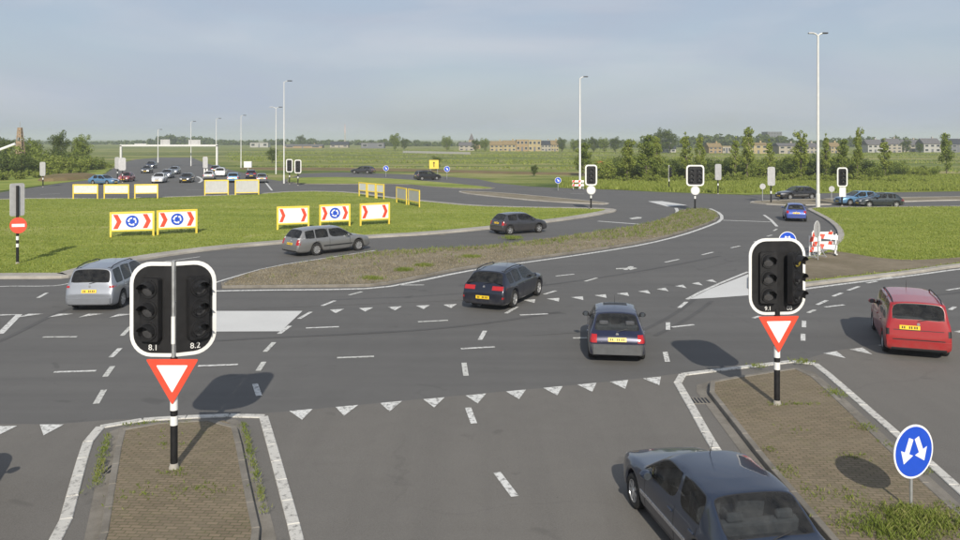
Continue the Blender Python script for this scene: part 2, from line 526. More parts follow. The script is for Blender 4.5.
ROAD_FAR = [(-420, 207), (-200, 200), (0, 192.5), (62, 183), (95, 179.5), (108, 172), (120, 163.5), (135, 159.5), (160, 157.5), (192, 157.5),
            (200, 161), (215, 166), (240, 172), (267, 179), (280, 181), (292, 177.5), (302, 173.5), (335, 172.4), (370, 173), (430, 175.5),
            (477, 179), (496, 183), (530, 186.5), (571, 188.5), (620, 190), (657, 192), (715, 194), (747, 195), (800, 193.7), (960, 191.5), (1400, 188)]
pts = Gl(ROAD_FAR) + [Vector((95, 40)), Vector((95, -45)), Vector((-75, -45)), Vector((-110, 40))]
road = sheet('road', pts, 0.0, M_asph)
tag(road, 'dark asphalt of the multi-lane roundabout and its arms')

# the near approach lanes have an older, warmer surface
APP = [G(-260, 426), G(5, 424), G(52, 424.5), G(110, 420), G(262, 413.5), G(301, 410.5), G(348, 406), G(391, 402), G(435, 398), G(478, 394), G(518, 390.5),
       G(555, 387), G(589, 383.5), G(622, 380.5), G(660, 376), G(672, 374.5), G(808, 358.5), G(833, 351), G(858, 347.5), G(910, 339), G(958, 330), G(1100, 318)]
pts = [p.to_2d() for p in APP] + [Vector((40, -44)), Vector((-40, -44))]
approach = sheet('approach_road', pts, 0.004, M_asph2)
tag(approach, 'lighter worn asphalt of the near approach lanes')

# repair patches and a resurfaced strip
for q in ([(250, 300), (470, 292), (474, 300), (252, 309)], [(520, 322), (600, 318), (612, 331), (524, 336)], [(690, 265), (745, 252), (752, 256), (700, 270)],
          [(320, 440), (372, 438), (372, 462), (314, 465)]):
    p = sheet('asphalt_patch', Gl(q), 0.0065, M_asph if q[0][1] != 440 else M_asph2, road if q[0][1] != 440 else approach)

def ring_mesh(name, outer, inner, z0, z1, mat, parent=None):
    """kerb: vertical outer face, chamfer, top from outer to inner"""
    n = len(outer)
    ch = poly_offset(outer, 0.025)
    vs = [(p.x, p.y, z0) for p in outer] + [(p.x, p.y, z1 - 0.025) for p in outer] + [(p.x, p.y, z1) for p in ch] + [(p.x, p.y, z1) for p in inner] + [(p.x, p.y, z0) for p in inner]
    fs = []
    for k in range(4):
        for i in range(n):
            j = (i + 1) % n
            fs.append((k * n + i, k * n + j, (k + 1) * n + j, (k + 1) * n + i))
    mb = MB().add(vs, fs)
    return mb.build(name, mat, parent)

ISLES = {}
def island(name, px, z, kw, kmat, topmat, top_dz=-0.015, smooth=1, label=None):
    pts = chaikin(Gl(px), smooth) if smooth else Gl(px)
    inner = poly_offset(pts, kw)
    top = sheet(name, inner, z + top_dz, topmat)
    if label: top['label'] = label
    ring_mesh('kerb', pts, inner, -0.02, z, kmat, top)
    ISLES[name] = (pts, inner, z + top_dz)
    return top

# big grassed centre of the roundabout with its pale concrete edging
CENT = [(-420, 290), (-200, 281), (0, 279), (58, 279), (72, 277.5), (84, 274), (105, 267.5), (150, 259), (200, 251.8), (240, 247.5), (300, 242.5), (380, 237.8),
        (430, 235), (480, 230.5), (540, 223.8), (580, 218.6), (606, 214), (618, 211.3), (612, 209.6), (580, 208.6), (530, 208), (477, 206.5), (440, 203), (393, 198.5),
        (357, 192.8), (300, 191.5), (240, 195.5), (120, 199.2), (73, 198.8), (0, 199.6), (-200, 209), (-420, 219)]
island('grass_island', CENT, 0.13, 1.0, M_conc, M_lawn, label='large grassed centre of the roundabout with pale concrete edging')

# tapering splitter island with dry grass
DRY = [(216, 288.5), (240, 288.3), (300, 287.8), (350, 287.3), (378, 286.5), (420, 278.5), (460, 270), (500, 263.8), (550, 257), (600, 250), (645, 242.6),
       (680, 234), (705, 225.5), (719, 219.5), (718, 213.5), (708, 210), (694, 209), (680, 211.5), (671, 216.5), (655, 222.5), (630, 228), (602, 232),
       (540, 241), (474, 248.5), (420, 250.6), (375, 252.5), (328, 260), (270, 269), (235, 279)]
island('dry_grass_island', DRY, 0.12, 0.12, M_kerb, M_dry, label='tapering splitter island covered with dry brown grass')

# grassed corner on the right with bare dirt at its near edge
RIGHT = [(748, 274.5), (772, 268.5), (805, 258.5), (828, 248.5), (838.5, 239), (836.5, 229), (826, 220), (812, 212.5), (806, 209.5), (818, 208.2), (870, 207.8),
         (960, 207), (1300, 205.5), (1300, 236), (1100, 252), (960, 267), (910, 274.5), (860, 280.3), (809, 286.3), (770, 291.5), (748, 294)]
island('grass_corner', RIGHT, 0.12, 0.4, M_conc, M_lawn, label='grassed corner of the junction at right with pale concrete edging')
DIRT = [(757, 275.5), (775, 271), (808, 261), (832, 252.5), (850, 255), (875, 259.5), (910, 262.5), (960, 259.5), (1100, 247), (1290, 233), (1290, 235.5), (1100, 250.3), (960, 264.5), (910, 271.5),
        (860, 277), (809, 282.5), (772, 288), (757, 290)]
dirt = sheet('bare_dirt_verge', chaikin(Gl(DIRT), 1), 0.112, M_dirt)
tag(dirt, 'strip of bare brown dirt along the edge of the grassed corner')

# grass strip and thin medians between the far carriageways
island('grass_strip', [(286, 178.5), (300, 177.8), (350, 177.4), (400, 179.2), (460, 184.3), (490, 187.6), (497, 188.8), (480, 189.6), (440, 188), (400, 184.2), (350, 184.6), (286, 184.2)],
       0.1, 0.3, M_kerb, M_lawn, label='grass strip between the two far carriageways')
island('median_strip', [(459, 191.2), (500, 193), (560, 198.5), (606, 203.2), (610, 204.2), (600, 204.8), (540, 201.6), (490, 196.8), (459, 193.2)], 0.1, 0.3, M_conc, M_dry,
       label='thin brown median left of the far single-lamp signal')
island('median_strip', [(742, 202.4), (780, 200.6), (800, 199.7), (960, 197), (1300, 193.5), (1300, 196), (960, 200.3), (870, 203.2), (815, 205.6), (775, 205.6)], 0.1, 0.3, M_conc, M_dry,
       label='long thin brown median behind the grassed corner at right')
# far banks: red soil along the field and left of the queue
def bank(name, px, hgt, mat, label):
    pts = chaikin(Gl(px), 1)
    n = len(pts)
    mb = MB()
    rings = [(0, -0.05), (0.6, hgt * 0.7), (1.6, hgt)]
    vs = []
    for d, z in rings:
        vs += [(p.x, p.y, z) for p in (poly_offset(pts, d) if d else pts)]
    fs = [(k * n + i, k * n + (i + 1) % n, (k + 1) * n + (i + 1) % n, (k + 1) * n + i) for k in range(2) for i in range(n)]
    fs.append(tuple(range(2 * n, 3 * n)))
    o = mb.add(vs, fs).build(name, mat)
    tag(o, label, kind='structure')
bank('soil_bank', [(240, 169.6), (330, 170.2), (420, 171.4), (500, 173.8), (590, 175), (590, 173.3), (500, 171.3), (420, 169.3), (330, 167.8), (240, 167.6)], 0.12, M_redsoil, 'low bank of bare reddish soil along the far field')
bank('soil_bank', [(36, 181.5), (60, 181.2), (95, 178.5), (100, 175.6), (70, 176), (40, 177.6)], 0.6, M_redsoil, 'patch of bare reddish soil below the left bushes')
verge = sheet('verge', [p for p in Gl([(560, 187.6), (620, 189.4), (657, 191.4), (715, 193.4), (747, 194.4), (800, 193.1), (960, 190.9), (1400, 187.4), (1400, 171), (960, 174), (800, 176.5), (640, 178.5), (560, 178.2)])], -0.03, M_lawn)
tag(verge, 'mown grass verge in front of the row of trees')
verge2 = sheet('verge', [p for p in Gl([(-400, 197), (-200, 195), (0, 190.5), (50, 184), (95, 178.8), (106, 172), (117, 163.8), (80, 165), (0, 172), (-400, 182)])], -0.03, M_lawn)
tag(verge2, 'grass verge under the bushes at far left')

# ------------------------------------------------------------------ paved near islands
def kerb_stones(poly2, width, top, parent, first=0.0, length=0.95, gap=0.012, mat=M_white_kerb, closed=False):
    """row of separate kerb stones following an open polyline"""
    pts = [Vector(p) for p in poly2]
    seg = [(pts[i + 1] - pts[i]).length for i in range(len(pts) - 1)]
    tot = sum(seg)
    def at(s):
        for i, l in enumerate(seg):
            if s <= l or i == len(seg) - 1: return pts[i] + (pts[i + 1] - pts[i]) * (s / l)
            s -= l
    n = max(1, int(round(tot / length)))
    rnd = random.Random(3)
    for k in range(n):
        a, b = at(tot * k / n + gap / 2), at(tot * (k + 1) / n - gap / 2)
        d = (b - a); L = d.length; d = d.normalized(); nn = Vector((-d.y, d.x)) * (width / 2)
        dz = rnd.uniform(-0.004, 0.004); c = 0.012
        mb = MB()
        vs = []
        for (z, e) in ((-0.05, 0), (top + dz - c, 0), (top + dz, c)):
            for (pt, s_) in ((a, 1), (b, -1)):
                for sg in (1, -1):
                    p = pt + d * (s_ * e) + nn * (sg * (1 - e / (width / 2)))
                    vs.append((p.x, p.y, z))
        fs = []
        for k2 in (0, 4):
            fs += [(k2, k2 + 1, k2 + 5, k2 + 4), (k2 + 1, k2 + 3, k2 + 7, k2 + 5), (k2 + 3, k2 + 2, k2 + 6, k2 + 7), (k2 + 2, k2, k2 + 4, k2 + 6)]
        fs.append((8, 9, 11, 10))
        mb.add(vs, fs).build('kerb_stone', mat, parent)

def paved_island(name, outer_px, tail, inner_px, inner_tail, label):
    """white kerb stones flush with the road, a concrete gutter and a raised clay-paved middle"""
    out = [p.to_2d() for p in (G(*q) for q in outer_px)]
    out = [Vector(tail[0])] + out + [Vector(tail[1])]
    inn = [Vector(inner_tail[0])] + [G(*q).to_2d() for q in inner_px] + [Vector(inner_tail[1])]
    gut = poly_offset(inn, -0.24)
    inner2 = poly_offset(inn, 0.13)
    top = sheet(name, inner2, 0.115, M_pav)
    top['label'] = label
    mid_ = poly_offset(inn, .066)
    kerb_stones(mid_ + [mid_[0]], .13, .13, top, length=1.0, mat=M_kerb)
    mb = MB()
    n = len(gut)
    mb.add([(p.x, p.y, 0.012) for p in gut] + [(p.x, p.y, 0.012) for p in inn], [(i, (i + 1) % n, n + (i + 1) % n, n + i) for i in range(n)])
    mb.build('gutter', M_kerb, top)
    kerb_stones(out, 0.21, 0.03, top)
    ISLES[name] = (out, inner2, 0.115)
    return top

paved_island('paved_island', [(63, 531), (75, 486), (86, 447), (93, 432), (104, 425.5), (125, 421.5), (190, 417.5), (263, 414.7), (272, 446), (283, 486), (295, 530)],
             ((-6.0, 8.5), (-1.3, 8.5)), [(100, 540), (109, 487), (117, 442), (121, 432.5), (131, 428.5), (180, 426), (228, 423.5), (236, 427.5), (241, 446), (252, 500), (261, 540)],
             ((-4.7, 8.5), (-2.6, 8.5)), 'brown paved island at left with white kerb stones around it')
paved_island('paved_island', [(713, 446), (692, 408), (676, 380.5), (674, 376.8), (684, 374.7), (740, 368), (800, 361), (809, 360.8), (818, 366), (840, 385), (880, 420), (920, 455), (958, 489)],
             ((5.0, 8.0), (8.2, 9.0)), [(762, 465), (722, 413), (706, 392.5), (706, 387), (716, 384), (760, 377), (797, 371.5), (806, 373), (818, 383), (850, 413), (905, 466), (955, 513)],
             ((5.55, 8.0), (8.0, 9.0)), 'brown paved island at right with white kerb stones around it')

# ------------------------------------------------------------------ road markings
ZM = 0.009
def ribbon(name, pts2, w, parent, mat=M_mark, z=ZM):
    pts = [Vector(p) for p in pts2]
    L, R = [], []
    for i, p in enumerate(pts):
        d = (pts[min(i + 1, len(pts) - 1)] - pts[max(i - 1, 0)]).normalized()
        n = Vector((-d.y, d.x)) * (w / 2)
        L.append(p + n); R.append(p - n)
    vs = [(p.x, p.y, z) for p in L] + [(p.x, p.y, z) for p in R]
    n = len(pts)
    fs = [(n + i, n + i + 1, i + 1, i) for i in range(n - 1)]
    return MB().add(vs, fs).build(name, mat, parent)

def pline(name, px, w, parent=None, mat=M_mark, smooth=0, z=ZM):
    p = Gl(px)
    if smooth: p = chaikin(p, smooth, False)
    return ribbon(name, p, w, parent or road, mat, z)

DASH = [  # (x0,y0,x1,y1) of lane dashes in the photograph
    (497, 473, 515, 497), (468, 408, 474, 424), (464, 363, 466, 376), (480, 340, 485, 331), (461, 349, 495, 347), (337, 358, 374, 356.6), (418, 322, 448, 320.5),
    (520, 315.2, 548, 314), (573, 338.2, 588, 338), (506, 313.5, 517, 307), (544, 294.5, 556, 290.8), (556, 276.2, 574, 274.3), (585, 281.5, 597, 278), (665, 262.4, 679, 259.4),
    (702, 255, 713, 252.2), (672, 327.3, 694, 324.8), (668, 322.5, 668, 330), (665, 352, 667.5, 362), (679, 308, 686.5, 302), (399, 285.2, 424, 285.1), (349, 295.2, 362, 291.8),
    (322, 306, 335, 300.8), (299, 319, 311, 312), (279, 334, 290, 326), (265, 352, 274, 342.5), (258, 371, 264, 362), (255, 384, 259, 396), (306, 328.2, 339, 326.9),
    (43, 337.3, 77, 337), (54, 372.3, 96, 371), (198, 366.2, 238, 364.7), (111, 357.5, 120, 348.5), (105, 377, 112.5, 366.5), (96, 404, 104, 390), (38, 298, 47, 293),
    (122, 336, 131, 326.5), (731, 248, 740, 246), (754, 242.2, 758, 241), (767, 236.5, 772, 235), (773.6, 231, 777, 229), (817, 305, 827, 300.5), (833, 296.5, 842, 293),
    (848, 290.5, 859, 286.6), (867, 283.3, 877, 281.3), (825, 307.2, 844, 305), (808, 313, 815, 310), (804, 321, 804, 327.5), (803, 334, 803, 341), (753, 318.3, 760, 316.3),
    (947, 290.4, 962, 288), (950, 310, 955, 307), (300, 188.6, 325, 188.2), (570, 193.2, 584, 194), (128, 192.5, 150, 192), (186, 190, 205, 189.8), (40, 194.6, 60, 193.6)]
for a, b, c, d in DASH:
    near = b > 400 and 280 < a < 660
    pline('lane_dash', [(a, b), (c, d)], 0.15 if d - b < 8 or b > 330 else 0.17, approach if near else road, M_mark if (a + b) % 3 < 1.9 else M_mark_old, z=ZM + (0.004 if near else 0))

def tooth(px, py, dirv, tipv, w=0.55, h=0.72, parent=None):
    c = G(px, py).to_2d()
    u = Vector(dirv).normalized() * (w / 2); t = Vector(tipv).normalized() * h
    a, b, e = c - u, c + u, c + t
    return MB().add([(a.x, a.y, ZM + 0.002), (b.x, b.y, ZM + 0.002), (e.x, e.y, ZM + 0.002)], [(0, 1, 2)]).build('yield_triangle', M_mark, parent or road)

near_row = [(5, 426.5), (52, 425), (301, 410.5), (347, 406.5), (391, 402.5), (434, 398.8), (476, 395), (516, 391), (553, 387.5), (587, 384.2), (619, 381.3), (652, 378)]
for i, (x, y) in enumerate(near_row):
    j = min(max(i, 2), len(near_row) - 2)
    d = (G(*near_row[j + 1]) - G(*near_row[j])).to_2d() if i >= 2 else Vector((1, 0.02))
    tooth(x, y, d, (0.06 if i > 2 else 0.25, -1), parent=approach).location.z = 0.004
row2 = [(337, 309.5), (366, 308), (395, 306.8), (423, 305.6), (450, 304.6), (476, 303.2), (503, 301.6), (529, 299.8), (553, 298.5), (577, 297), (600, 295), (622, 293.2), (643, 291), (661, 288.6),
        (679, 285.6), (695, 283), (709, 280.2)]
for i, (x, y) in enumerate(row2):
    d = (G(*row2[min(i + 1, len(row2) - 1)]) - G(*row2[max(i - 1, 0)])).to_2d()
    tooth(x, y, d, (0.1 if i < 5 else 0.25, -1))
for x, y in [(36, 314), (66, 314), (96, 314), (126, 314.2)]:
    tooth(x, y, (1, 0.02), (-0.55, -1))
rrow = [(830, 352.5), (856, 348.8), (884, 344.5), (910, 340), (935, 335.5), (959, 331)]
for i, (x, y) in enumerate(rrow):
    d = (G(*rrow[min(i + 1, 5)]) - G(*rrow[max(i - 1, 0)])).to_2d()
    tooth(x, y, d, (0.25, -1), parent=approach)

# tyre scuffs that curve through the ring
M_skid = asphalt('tyre_scuff', (0.080, 0.079, 0.078), (1.3, 1.28, 1.24))
for q, w_ in (([(-20, 350), (22, 331), (50, 316), (84, 303)], .2), ([(640, 332), (672, 316), (694, 300), (706, 290)], .18), ([(655, 336), (690, 318), (712, 301)], .18), ([(150, 345), (260, 338), (380, 333), (470, 326), (560, 312)], .22),
              ([(330, 300), (440, 296), (560, 284), (660, 268), (720, 256)], .22), ([(880, 300), (930, 296), (1000, 288)], .2)):
    pline('tyre_scuff', q, w_, road if q[0][1] < 400 else approach, M_skid, smooth=2, z=.0075)
# gully grates against the kerbs
for x_, y_ in ((234, 248.6), (442, 234.6), (96, 272.2), (590, 218.5), (700, 401), (117, 470)):
    g_ = G(x_, y_); mb = MB()
    mb.box((g_.x, g_.y, .0), (.5, .5, .03))
    go = mb.build('gully_grate', M_kerb, road)
    for k in range(5): MB().box((g_.x - .18 + .09 * k, g_.y, .017), (.045, .40, .006)).build('slot', M_black, go)
# solid lines
pline('edge_line', [(-60, 290), (0, 286.2), (50, 286.4), (66, 284.5), (84, 279.5), (110, 271.5), (150, 264), (200, 256.8)], 0.13, smooth=1)
pline('edge_line', [(200, 291.5), (260, 290.3), (320, 289.9), (379, 288.6), (420, 281), (460, 272.4), (500, 266), (550, 259.2), (600, 252), (645, 244.5), (680, 236), (706, 227.2), (722, 220.5), (721.5, 214), (710, 208.6)], 0.26, smooth=1)
pline('edge_line', [(205, 286), (232, 277.5), (270, 266.8), (328, 257.8), (375, 250.6)], 0.16, smooth=1)
pline('edge_line', [(757, 295.6), (809, 288.5), (860, 282), (910, 276), (960, 269), (1100, 254.2)], 0.22, smooth=1)
pline('edge_line', [(687, 299.6), (700, 292.5), (720, 283.5), (748, 272)], 0.16, z=0.0125)
pline('edge_line', [(723, 220.3), (771, 222)], 0.3)
pline('edge_line', [(764, 215), (771, 220), (777, 226.5)], 0.22)
pline('edge_line', [(598, 221.2), (649, 225)], 0.35)
pline('edge_line', [(0, 315.2), (19, 314.8), (0, 334)], 0.22)
pline('edge_line', [(-120, 318), (0, 315.2)], 0.22)
pline('edge_line', [(262, 178), (272, 190.5)], 0.25)
pline('edge_line', [(676, 208), (677.5, 211), (676, 215)], 0.3)
pline('edge_line', [(197, 176.5), (201.5, 178.5), (202, 180.8), (199, 182.8)], 0.4, smooth=1)
pline('edge_line', [(625, 270), (632, 266.5)], 0.2)
for nm, q, zz in (('painted_island', [(176, 311.2), (302.5, 311.2), (281, 331.6), (176, 332)], 0.0105), ('painted_island', [(690, 299.3), (709, 289.6), (748, 274.4), (760, 293.5), (748, 295.6), (712, 298.2)], 0.0105),
               ('painted_island', [(648, 201.4), (662, 201.2), (687, 205.2), (667, 206.6)], 0.0105), ('arrow_mark', [(629, 218.4), (637, 217), (642, 217.4), (641, 218.6), (632, 219.4)], 0.0105),
               ('arrow_mark', [(616, 268.4), (628, 268), (628, 266.6), (637.5, 268.3), (630, 270.3), (629, 269.1), (616, 269.4)], 0.0105), ('arrow_mark', [(879, 278.6), (890, 276.8), (894, 277.6), (884, 279.8)], 0.0105)):
    sheet(nm, Gl(q), zz, M_mark_old if nm == 'arrow_mark' else M_mark_fill, road)

# ------------------------------------------------------------------ grass and weeds (nobody could count them)
def blades(name, mat, pos, hgt, wid, lean, per, seed, label, z):
    """pos: (n,2) clump centres; every clump gets 'per' bent blades of two triangles"""
    rng = np.random.default_rng(seed)
    n = len(pos) * per
    c = np.repeat(np.asarray(pos, float), per, 0) + rng.normal(0, wid[1], (n, 2))
    zz = np.repeat(np.broadcast_to(np.asarray(z, float), (len(pos),)), per)
    a = rng.uniform(0, 2 * np.pi, n); hh = rng.uniform(hgt[0], hgt[1], n); w = wid[0] * rng.uniform(0.6, 1.4, n)
    ux, uy = np.cos(a), np.sin(a)
    la = rng.uniform(0, 2 * np.pi, n); ll = hh * lean * rng.uniform(0.2, 1.0, n)
    v = np.empty((n, 4, 3))
    v[:, 0] = np.stack([c[:, 0] - ux * w, c[:, 1] - uy * w, zz], 1)
    v[:, 1] = np.stack([c[:, 0] + ux * w, c[:, 1] + uy * w, zz], 1)
    v[:, 2] = np.stack([c[:, 0] + ux * w * .6 + np.cos(la) * ll * .4, c[:, 1] + uy * w * .6 + np.sin(la) * ll * .4, zz + hh * .6], 1)
    v[:, 3] = np.stack([c[:, 0] + np.cos(la) * ll, c[:, 1] + np.sin(la) * ll, zz + hh], 1)
    idx = np.arange(n)[:, None] * 4
    f = np.concatenate([idx + np.array([0, 1, 2]), idx + np.array([0, 2, 3])], 1).reshape(-1, 3)
    me = bpy.data.meshes.new(name)
    me.vertices.add(n * 4); me.vertices.foreach_set('co', v.reshape(-1))
    me.loops.add(len(f) * 3); me.loops.foreach_set('vertex_index', f.reshape(-1).astype(np.int32))
    me.polygons.add(len(f)); me.polygons.foreach_set('loop_start', np.arange(len(f), dtype=np.int32) * 3)
    me.update(calc_edges=True); me.validate()
    me.materials.append(mat)
    o = link(name, me)
    tag(o, label, 'grass', kind='stuff')
    return o

def scatter(poly, n, seed, near=1.0, clip=None):
    rng = np.random.default_rng(seed)
    P = np.array([[p.x, p.y] for p in poly])
    out = []
    lo, hi = P.min(0), P.max(0)
    got = 0
    while got < n:
        q = rng.uniform(lo, hi, (n * 2, 2))
        k = in_poly(q[:, 0], q[:, 1], P)
        k &= np.abs(q[:, 0]) < q[:, 1] * 0.66 + 2           # only where the place is in view
        if clip is not None: k &= clip(q)
        q = q[k]
        if near != 1.0: q = q[rng.random(len(q)) < (lo[1] / np.maximum(q[:, 1], 1)) ** near]
        out.append(q); got += len(q)
        if len(out) > 40: break
    return np.concatenate(out)[:n]

NOTDIRT = lambda q: ~in_poly(q[:, 0], q[:, 1], np.array([[p.x, p.y] for p in Gl(DIRT)]))
p_, i_, z_ = ISLES['grass_island']
blades('grass', M_blade, scatter(i_, 42000, 1, 1.2), (0.03, 0.10), (0.022, 0.09), 0.9, 3, 11, 'short green grass of the roundabout centre', z_)
p_, i_, z_ = ISLES['grass_corner']
blades('grass', M_blade, scatter(i_, 18000, 2, 1.2, NOTDIRT), (0.03, 0.10), (0.022, 0.09), 0.9, 3, 12, 'short green grass of the right corner', z_)
p_, i_, z_ = ISLES['dry_grass_island']
DP = scatter(i_, 15000, 3, 0.7)
blades('grass', M_dryblade, DP, (0.02, 0.085), (0.014, 0.07), 1.2, 3, 13, 'dry brown grass covering the tapering splitter island', z_)
gp = scatter(i_, 3000, 4, 0.2)
gp = gp[(gp[:, 1] > 48 + gp[:, 0] * 0.55) | (np.random.default_rng(5).random(len(gp)) < 0.03)]
blades('grass', M_weed, gp, (0.08, 0.22), (0.016, 0.07), 0.8, 4, 14, 'greener grass among the dry blades of the splitter island', z_)
tuf = [(513, 239.5, .6, .5), (372, 281, .3, .35), (404, 272.5, .25, .3), (424, 268, .28, .3), (470, 259, .3, .4)]
tp = np.concatenate([np.random.default_rng(i).normal(0, 1, (220, 2)) * [d, c] * 0.6 + np.array(G(a, b).to_2d()) for i, (a, b, c, d) in enumerate(tuf)])
blades('grass', M_weed, tp, (0.05, 0.17), (0.012, 0.06), 0.7, 4, 15, 'bright green tufts on the splitter island', 0.1)
# weeds in the joints and gutters of the near paved islands
wl = []
rng = np.random.default_rng(8)
def along(pts, n, sp):
    q = Gl(pts)
    t = rng.random(n) * (len(q) - 1)
    k = t.astype(int); fr = (t - k)[:, None]
    A = np.array([[p.x, p.y] for p in q])
    return A[k] * (1 - fr) + A[k + 1] * fr + rng.normal(0, sp, (n, 2))
wl.append(along([(96, 492), (101, 465), (108, 440)], 170, 0.05))
wl.append(along([(243, 428), (249, 450), (256, 480), (266, 520)], 210, 0.035))
wl.append(along([(120, 430), (150, 428), (190, 427)], 50, 0.04))
for (x, y, n, sx, sy) in [(140, 500, 34, .35, .25), (190, 497, 40, .45, .2), (215, 495, 26, .3, .15), (175, 478, 30, .12, .1), (160, 447, 20, .4, .3), (757, 370, 46, .12, .1), (802, 365, 60, .14, .12),
                          (833, 397, 90, .16, .18), (866, 433, 60, .12, .12), (890, 451, 20, .1, .1), (802, 409, 40, .22, .06), (777, 409, 24, .1, .08), (858, 462, 30, .16, .1), (792, 434, 14, .2, .2),
                          (786, 477, 50, .12, .2), (770, 455, 20, .08, .1), (852, 505, 70, .16, .2), (812, 498, 30, .12, .2), (925, 476, 30, .1, .1), (876, 523, 120, .25, .25),
                          (912, 522, 300, .30, .2), (945, 517, 110, .3, .14), (900, 534, 240, .4, .25), (850, 528, 70, .25, .25), (930, 538, 200, .4, .25)]:
    c = np.array(G(x, y).to_2d())
    wl.append(c + rng.normal(0, 1, (n, 2)) * [sx, sy])
wp = np.concatenate(wl)
blades('weeds', M_weed, wp, (0.015, 0.085), (0.007, 0.022), 1.0, 4, 16, 'green weeds growing in the joints of the paved islands', 0.105)
bp = np.concatenate([np.array(G(x, y).to_2d()) + rng.normal(0, 1, (n, 2)) * [sx, sy] for x, y, n, sx, sy in [(912, 524, 200, .22, .14), (905, 536, 110, .3, .18), (940, 532, 70, .3, .16), (885, 540, 60, .3, .2)]])
blades('weeds', M_weed, bp, (0.04, 0.18), (0.007, 0.03), 0.9, 5, 17, 'taller green grass tuft at the foot of the blue sign', 0.11)
vp = scatter(Gl([(560, 187.3), (715, 193), (960, 190.5), (1300, 187.6), (1300, 172), (960, 175), (640, 179), (560, 179)]), 26000, 21, 0.5)
blades('grass', M_blade, vp, (0.15, 0.55), (0.06, 0.12), 0.7, 4, 18, 'longer grass on the verge below the row of trees', -0.04)
fp = scatter(Gl([(235, 166.5), (420, 168), (560, 170.8), (640, 175), (960, 172), (960, 150), (400, 149), (225, 152)]), 20000, 22, 0.2)
fp = fp[np.sin(fp[:, 0] * .045 + np.sin(fp[:, 1] * .06) * 2) + np.sin(fp[:, 1] * .11 + fp[:, 0] * .01) > -.2]
blades('grass', M_blade, fp, (0.1, 0.5), (0.16, 0.9), 1.4, 3, 19, 'rough tall grass of the far field', -0.06)

# ================================================================== CARS
M_tyre = simple('tyre_rubber', (0.02, 0.02, 0.02), 0.85, 0, 0.2, 20, 0.3, 0.25)
M_rim = simple('alloy_rim', (0.55, 0.55, 0.55), 0.35, 0.7, 0.1, 20)
M_trim = simple('black_trim', (0.014, 0.014, 0.015), 0.5, 0, 0.2, 10, 0.5)
M_under = simple('underbody_black', (0.012, 0.012, 0.012), 0.9, 0, 0.2, 10, 0.2)
M_cabin = simple('cabin_fabric', (0.035, 0.036, 0.04), 0.9, 0, 0.25, 12, 0.2)
M_seat = simple('seat_grey_fabric', (0.07, 0.073, 0.08), 0.9, 0, 0.2, 14, 0.2)
M_tail = simple('tail_lamp_red', (0.36, 0.012, 0.014), 0.12, 0, 0.12, 30, 0.7)
M_tailc = simple('lamp_clear', (0.62, 0.61, 0.60), 0.12, 0.3, 0.12, 30, 0.8)
M_ind = simple('indicator_amber', (0.75, 0.33, 0.10), 0.15, 0, 0.1, 30, 0.7)
M_plate = simple('plate_yellow', (0.78, 0.52, 0.02), 0.4, 0, 0.05, 20)
M_silvertrim = simple('bright_trim', (0.55, 0.55, 0.56), 0.3, 0.8, 0.08, 20)
M_bumper_grey = simple('bumper_grey_plastic', (0.085, 0.09, 0.095), 0.6, 0, 0.12, 8, 0.4, 0.15)
M_mglass = simple('mirror_glass', (.10, .115, .13), .08, .6, .1, 6)
M_glass = glass_mat('car_glass', (0.60, 0.64, 0.65))
M_glassd = glass_mat('car_glass_dark', (0.10, 0.115, 0.125))

def lerp_tab(tab, x):
    if x <= tab[0][0]: return tab[0][1]
    for (a, va), (b, vb) in zip(tab, tab[1:]):
        if x <= b: return va + (vb - va) * (x - a) / (b - a)
    return tab[-1][1]

def eval_mesh(o):
    bpy.context.view_layer.update()
    dg = bpy.context.evaluated_depsgraph_get()
    me = bpy.data.meshes.new_from_object(o.evaluated_get(dg), preserve_all_data_layers=True, depsgraph=dg)
    o.modifiers.clear()
    old = o.data
    o.data = me
    me.name = old.name
    bpy.data.meshes.remove(old)
    return me

def wheel_meshes(r, w=0.2, spokes=7):
    tb = MB().lathe([(-w * .42, r * .62), (-w * .5, r * .70), (-w * .5, r * .88), (-w * .40, r * .975), (-w * .2, r), (w * .2, r), (w * .40, r * .975), (w * .5, r * .88), (w * .5, r * .70), (w * .42, r * .62)], 28)
    rb = MB().lathe([(w * .40, r * .66), (w * .44, r * .66), (w * .44, r * .60), (w * .22, r * .57), (-w * .4, r * .57)], 28)
    for k in range(spokes):
        a = 2 * math.pi * k / spokes
        rot = Matrix.Rotation(a, 3, 'X')
        rb.box(rot @ Vector((w * .34, 0, r * .33)), (w * .14, r * .2, r * .56), rot)
    rb.lathe([(w * .3, r * .0), (w * .45, r * .01), (w * .45, r * .13), (w * .38, r * .17), (w * .2, r * .18)], 14)
    db = MB().lathe([(w * .15, 0.001), (w * .15, r * .5)], 20)
    return tb, rb, db

